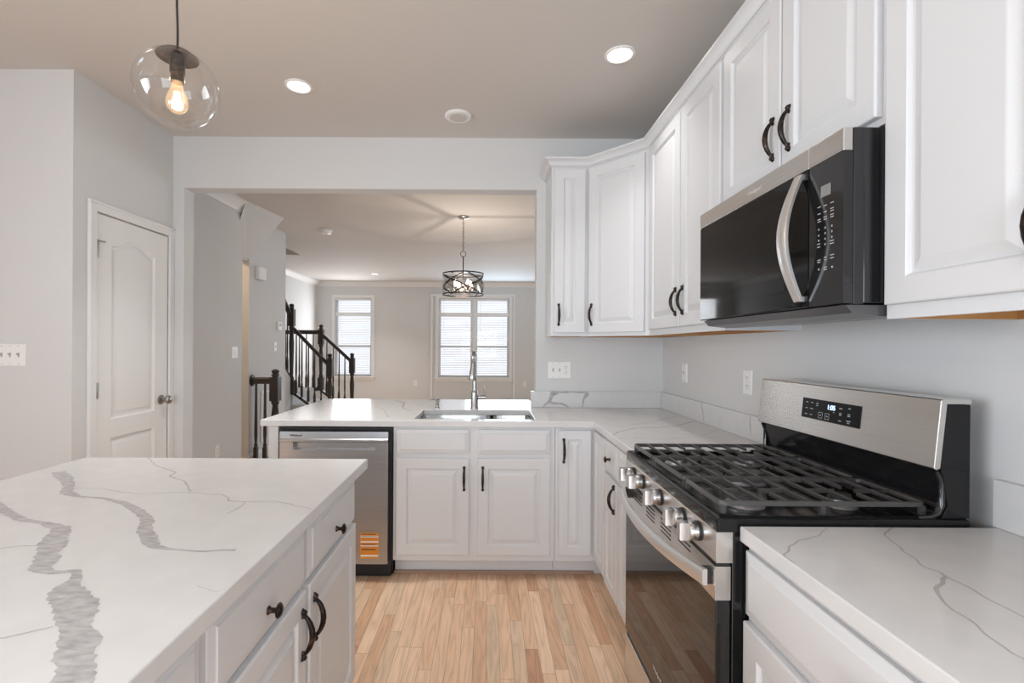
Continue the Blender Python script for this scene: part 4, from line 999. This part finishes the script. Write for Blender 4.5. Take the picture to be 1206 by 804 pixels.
bm = nb(); tube(bm, [(PX, PY, zr-.042), (PX, PY, PZ-.02)], .006, 8)
for k in range(3):
    a = 2*PI*k/3; tube(bm, [(PX, PY, PZ+PH-.01), (PX+PR*math.cos(a), PY+PR*math.sin(a), PZ+PH-.01)], .005, 6)
obj('stem', bm, BRONZE, t)
def band(bm, z0f, z1f, w_, a0=0, a1=2*PI, n=48, r=PR):
    rings = []
    for k in range(n+1):
        s = k/n; a = a0+(a1-a0)*s; z = z0f+(z1f-z0f)*s; ring = []
        for o, dz in ((0, -w_/2), (.003, -w_/2), (.003, w_/2), (0, w_/2)): ring.append((PX+(r+o)*math.cos(a), PY+(r+o)*math.sin(a), z+dz))
        rings.append(ring)
    loft(bm, rings, cap0=abs(a1-a0) < 6.2, cap1=abs(a1-a0) < 6.2)
for z_ in (PH, -PH): bm = nb(); band(bm, PZ+z_, PZ+z_, .014); obj('rim', bm, BRONZE, t)
bm = nb()
band(bm, PZ, PZ, 2*PH-.03, r=PR-.014); obj('glass_drum', bm, DRUMG, t, smooth=40)
for k in range(4):
    a = 2*PI*k/4+.3
    bm = nb(); band(bm, PZ+PH-.012, PZ-PH+.012, .016, a, a+2.2, 24, PR-.002); obj('strap', bm, BRONZE, t)
    bm = nb(); band(bm, PZ-PH+.012, PZ+PH-.012, .016, a+.9, a+2.9, 24, PR-.006); obj('strap', bm, BRONZE, t)
for k in range(4):
    a = PI/2*k+.6; x, y = PX+.10*math.cos(a), PY+.10*math.sin(a)
    bm = nb(); tube(bm, [(PX, PY, PZ-.02), (x, y, PZ-.07), (x, y, PZ-.055)], .006, 6); lathe(bm, [(.014, 0), (.014, .03)], (x, y, PZ-.06), 12); s_ = obj('socket', bm, BRONZE, t)
    bm = nb(); lathe(bm, [(.008, .031), (.016, .05), (.019, .07), (.013, .095), (0, .11)], (x, y, PZ-.06), 14); obj('bulb', bm, LED, s_, smooth=60)
l = bpy.data.lights.new('chandelier_glow', 'POINT'); l.energy = 17; l.color = (1, .88, .74); l.shadow_soft_size = .012; lo = bpy.data.objects.new('chandelier_glow', l); C.objects.link(lo); lo.parent = t; lo.location = (0.02, 0, PZ-.01-CZ)
# hall lamp that warms the passage beside the stairs
t = thing('hall_lamp', 'warm flush lamp hidden in the side passage by the stairs', 'ceiling light', (-3.3, 4.5, CZ))
bm = nb(); lathe(bm, [(.11, -.0005), (.11, -.02), (.10, -.06), (.05, -.085), (0, -.09)], (-3.3, 4.5, CZ), 20); obj('lamp_shade', bm, SHADE, t, smooth=50)
l = bpy.data.lights.new('hall_glow', 'POINT'); l.energy = 22; l.color = (1, .72, .42); l.shadow_soft_size = .08; lo = bpy.data.objects.new('hall_glow', l); C.objects.link(lo); lo.parent = t; lo.location = (0, 0, -.16)

# ------------------------------------------------------------------ stairs
LZ = .585
SYN, SYF = 7.62, 8.52
t = thing('staircase', 'dark-railed staircase turning up at a landing, in front of the narrow far window', 'staircase', (-3.2, 8.0, 0))
bm = nb(); box(bm, FLX+.002, -3.12, SYN, SYF+.05, .001, LZ)
for k in range(2): box(bm, -3.12+.26*k, -2.86+.26*k, SYN, SYF+.05, .001, LZ-.195*(k+1))
for k in range(10):
    y1 = SYN-.001-.26*k; box(bm, FLX+.002, -3.19, y1-.26, y1, .001, LZ+.19*(k+1))
obj('steps', bm, WALL, t, bev=.006)
bm = nb()
def slope_board(bm, a, b, h, th, ax):
    (u0, z0), (u1, z1) = a, b
    if ax == 'X': loft(bm, [[(u0, th[0], z0-h), (u0, th[0], z0), (u0, th[1], z0), (u0, th[1], z0-h)], [(u1, th[0], z1-h), (u1, th[0], z1), (u1, th[1], z1), (u1, th[1], z1-h)]])
    else: loft(bm, [[(th[0], u0, z0-h), (th[0], u0, z0), (th[1], u0, z0), (th[1], u0, z0-h)], [(th[0], u1, z1-h), (th[0], u1, z1), (th[1], u1, z1), (th[1], u1, z1-h)]])
slope_board(bm, (-3.11, LZ+.03), (-2.30, .03), .05, (SYN-.035, SYN-.002), 'X')
slope_board(bm, (-3.08, LZ+.03), (-2.30, .03), .05, (SYF+.055, SYF+.085), 'X')
slope_board(bm, (SYN-.04, LZ+.26), (SYN-1.3, LZ+1.26), .04, (-3.186, -3.125), 'Y')
box(bm, -3.18, -3.10, SYN-.03, SYN-.002, LZ-.03, LZ+.26)
obj('stringer', bm, ESP, t)
bm = nb(); v0 = [(-3.18, SYN-.045, .001), (-3.18, SYN-.045, LZ+.22), (-3.18, SYN-1.3, LZ+1.215), (-3.18, SYN-1.3, .001)]
loft(bm, [v0, [(-3.13, y, z) for _, y, z in v0]]); obj('side_wall', bm, WALL, t)
def newel(parent, x, y, z0, z1, s=.045):
    bm = nb()
    def sq(z, r): return [(x+r*a, y+r*b, z) for a, b in ((-1, -1), (1, -1), (1, 1), (-1, 1))]
    def rd(z, r): return (r, z)
    box(bm, x-s, x+s, y-s, y+s, z1-.36, z1-.09)
    lathe(bm, [(s*1.0, z1-.095), (s*.72, z1-.085), (s*.70, z1-.075), (s*.95, z1-.07), (s*.95, z1-.062), (s*.6, z1-.055), (s*.85, z1-.035), (s*.88, z1-.02), (s*.5, z1-.004), (0, z1)], (x, y, 0), 16)
    L = z1-.36-z0
    lathe(bm, [(s*.75, z0+min(.22, L*.3)), (s*.95, z0+min(.25, L*.34)), (s*.62, z0+min(.28, L*.38)), (s*.80, z0+L*.6), (s*.9, z0+L*.75), (s*.6, z0+L*.93), (s*.95, z0+L*.97), (s*.8, z0+L+.005)], (x, y, 0), 16)
    box(bm, x-s, x+s, y-s, y+s, z0, z0+min(.22, L*.3))
    return obj('newel_post', bm, ESP, parent, smooth=40)
def handrail(parent, a, b, w_=.066, h=.075):
    a = Vector(a); b = Vector(b); d = (b-a).normalized(); s = Vector((-d.y, d.x, 0)).normalized() if Vector((d.x, d.y)).length > .01 else Vector((1, 0, 0)); up = Vector((0, 0, 1))
    pr = [(-.5, -.4), (-.28, -.5), (.28, -.5), (.5, -.4), (.42, -.1), (.5, .15), (.38, .42), (.15, .5), (-.15, .5), (-.38, .42), (-.5, .15), (-.42, -.1)]
    bm = nb(); loft(bm, [[p+s*u*w_+up*v*h for u, v in pr] for p in (a, b)]); return obj('handrail', bm, ESP, parent, smooth=50)
def baluster(parent, x, y, z0, z1, r=.016):
    bm = nb(); L = z1-z0
    box(bm, x-r, x+r, y-r, y+r, z0, z0+L*.2)
    lathe(bm, [(r*.9, z0+L*.2), (r*1.05, z0+L*.23), (r*.7, z0+L*.25), (r*.95, z0+L*.36), (r*.8, z0+L*.6), (r*.62, z1)], (x, y, 0), 8); return obj('baluster', bm, ESP, parent, smooth=40)
def P3(px, py, Y): return ((px-VX)*Y/FPX, Y, CAMH-(py-hyz(px))*Y/FPX)
def floor_at(x): return max(0.002, LZ+.03+(x+3.11)*(-.555/.81))
YN = SYN-.018; YF = SYF+.07
n1 = P3(343.4, 357.4, YN); n3 = P3(388.6, 416, YN)
newel(t, n1[0], YN, LZ-.02, n1[2]); newel(t, n3[0], YN, floor_at(n3[0]), n3[2])
a = P3(345.5, 388, YN); b = P3(386, 427.5, YN); handrail(t, (n1[0]+.047, YN, a[2]), (n3[0]-.047, YN, b[2]))
for px in (349, 355.7, 363.4, 370.8, 378.5):
    x = (px-VX)*YN/FPX; f = (x-a[0])/(b[0]-a[0]); baluster(t, x, YN, floor_at(x), a[2]+(b[2]-a[2])*f-.03)
n2 = P3(378.2, 382, YF); n4 = P3(414.8, 415.5, YF)
newel(t, n2[0], YF, floor_at(n2[0]), n2[2]); newel(t, n4[0], YF, 0.002, n4[2])
a = P3(380, 395.6, YF); b = P3(412, 423.5, YF); handrail(t, (n2[0]+.047, YF, a[2]), (n4[0]-.047, YF, b[2]))
for px in (385, 392.6, 399.5, 406.3):
    x = (px-VX)*YF/FPX; f = (x-a[0])/(b[0]-a[0]); baluster(t, x, YF, floor_at(x), a[2]+(b[2]-a[2])*f-.03)
zr_ = P3(362, 391, YF)[2]; handrail(t, (FLX+.004, YF, zr_), (n2[0]-.047, YF, zr_))
x = n2[0]-.14
while x > FLX+.1: baluster(t, x, YF, LZ+.002, zr_-.028); x -= .125
bm = nb(); box(bm, FLX+.003, n2[0]-.05, YF-.03, YF+.03, LZ-.06, LZ+.001); obj('nosing', bm, ESP, t)
XR = n1[0]-.012
ya, yb = SYN-.07, SYN-1.25; za = P3(343, 369, YN)[2]; handrail(t, (XR, ya, za), (XR, yb, za+(ya-yb)*.83))
for k in range(9):
    y = SYN-.15-.125*k; baluster(t, XR, y, LZ+.262+(SYN-.04-y)*.794, za+(ya-y)*.83-.034)
# short guard rail in front of the basement stairs
GYr = 5.42
t = thing('guard_rail', 'short dark guard rail with wall rosette left of the peninsula', 'railing', (-2.5, GYr, 0))
n0 = P3(324.6, 434.5, GYr); newel(t, n0[0], GYr, .002, n0[2], .048)
zr0 = P3(310, 448, GYr)[2]; handrail(t, (BX+.012, GYr, zr0), (n0[0]-.049, GYr, zr0))
bm = nb(); lathe(bm, [(.066, .0005), (.066, .008), (.055, .014), (.035, .018)], (BX, GYr, zr0), 24, axis='X'); obj('rosette', bm, ESP, t, smooth=40)
for px in (302.0, 312.6): baluster(t, (px-VX)*GYr/FPX, GYr, .002, zr0-.028, .02)
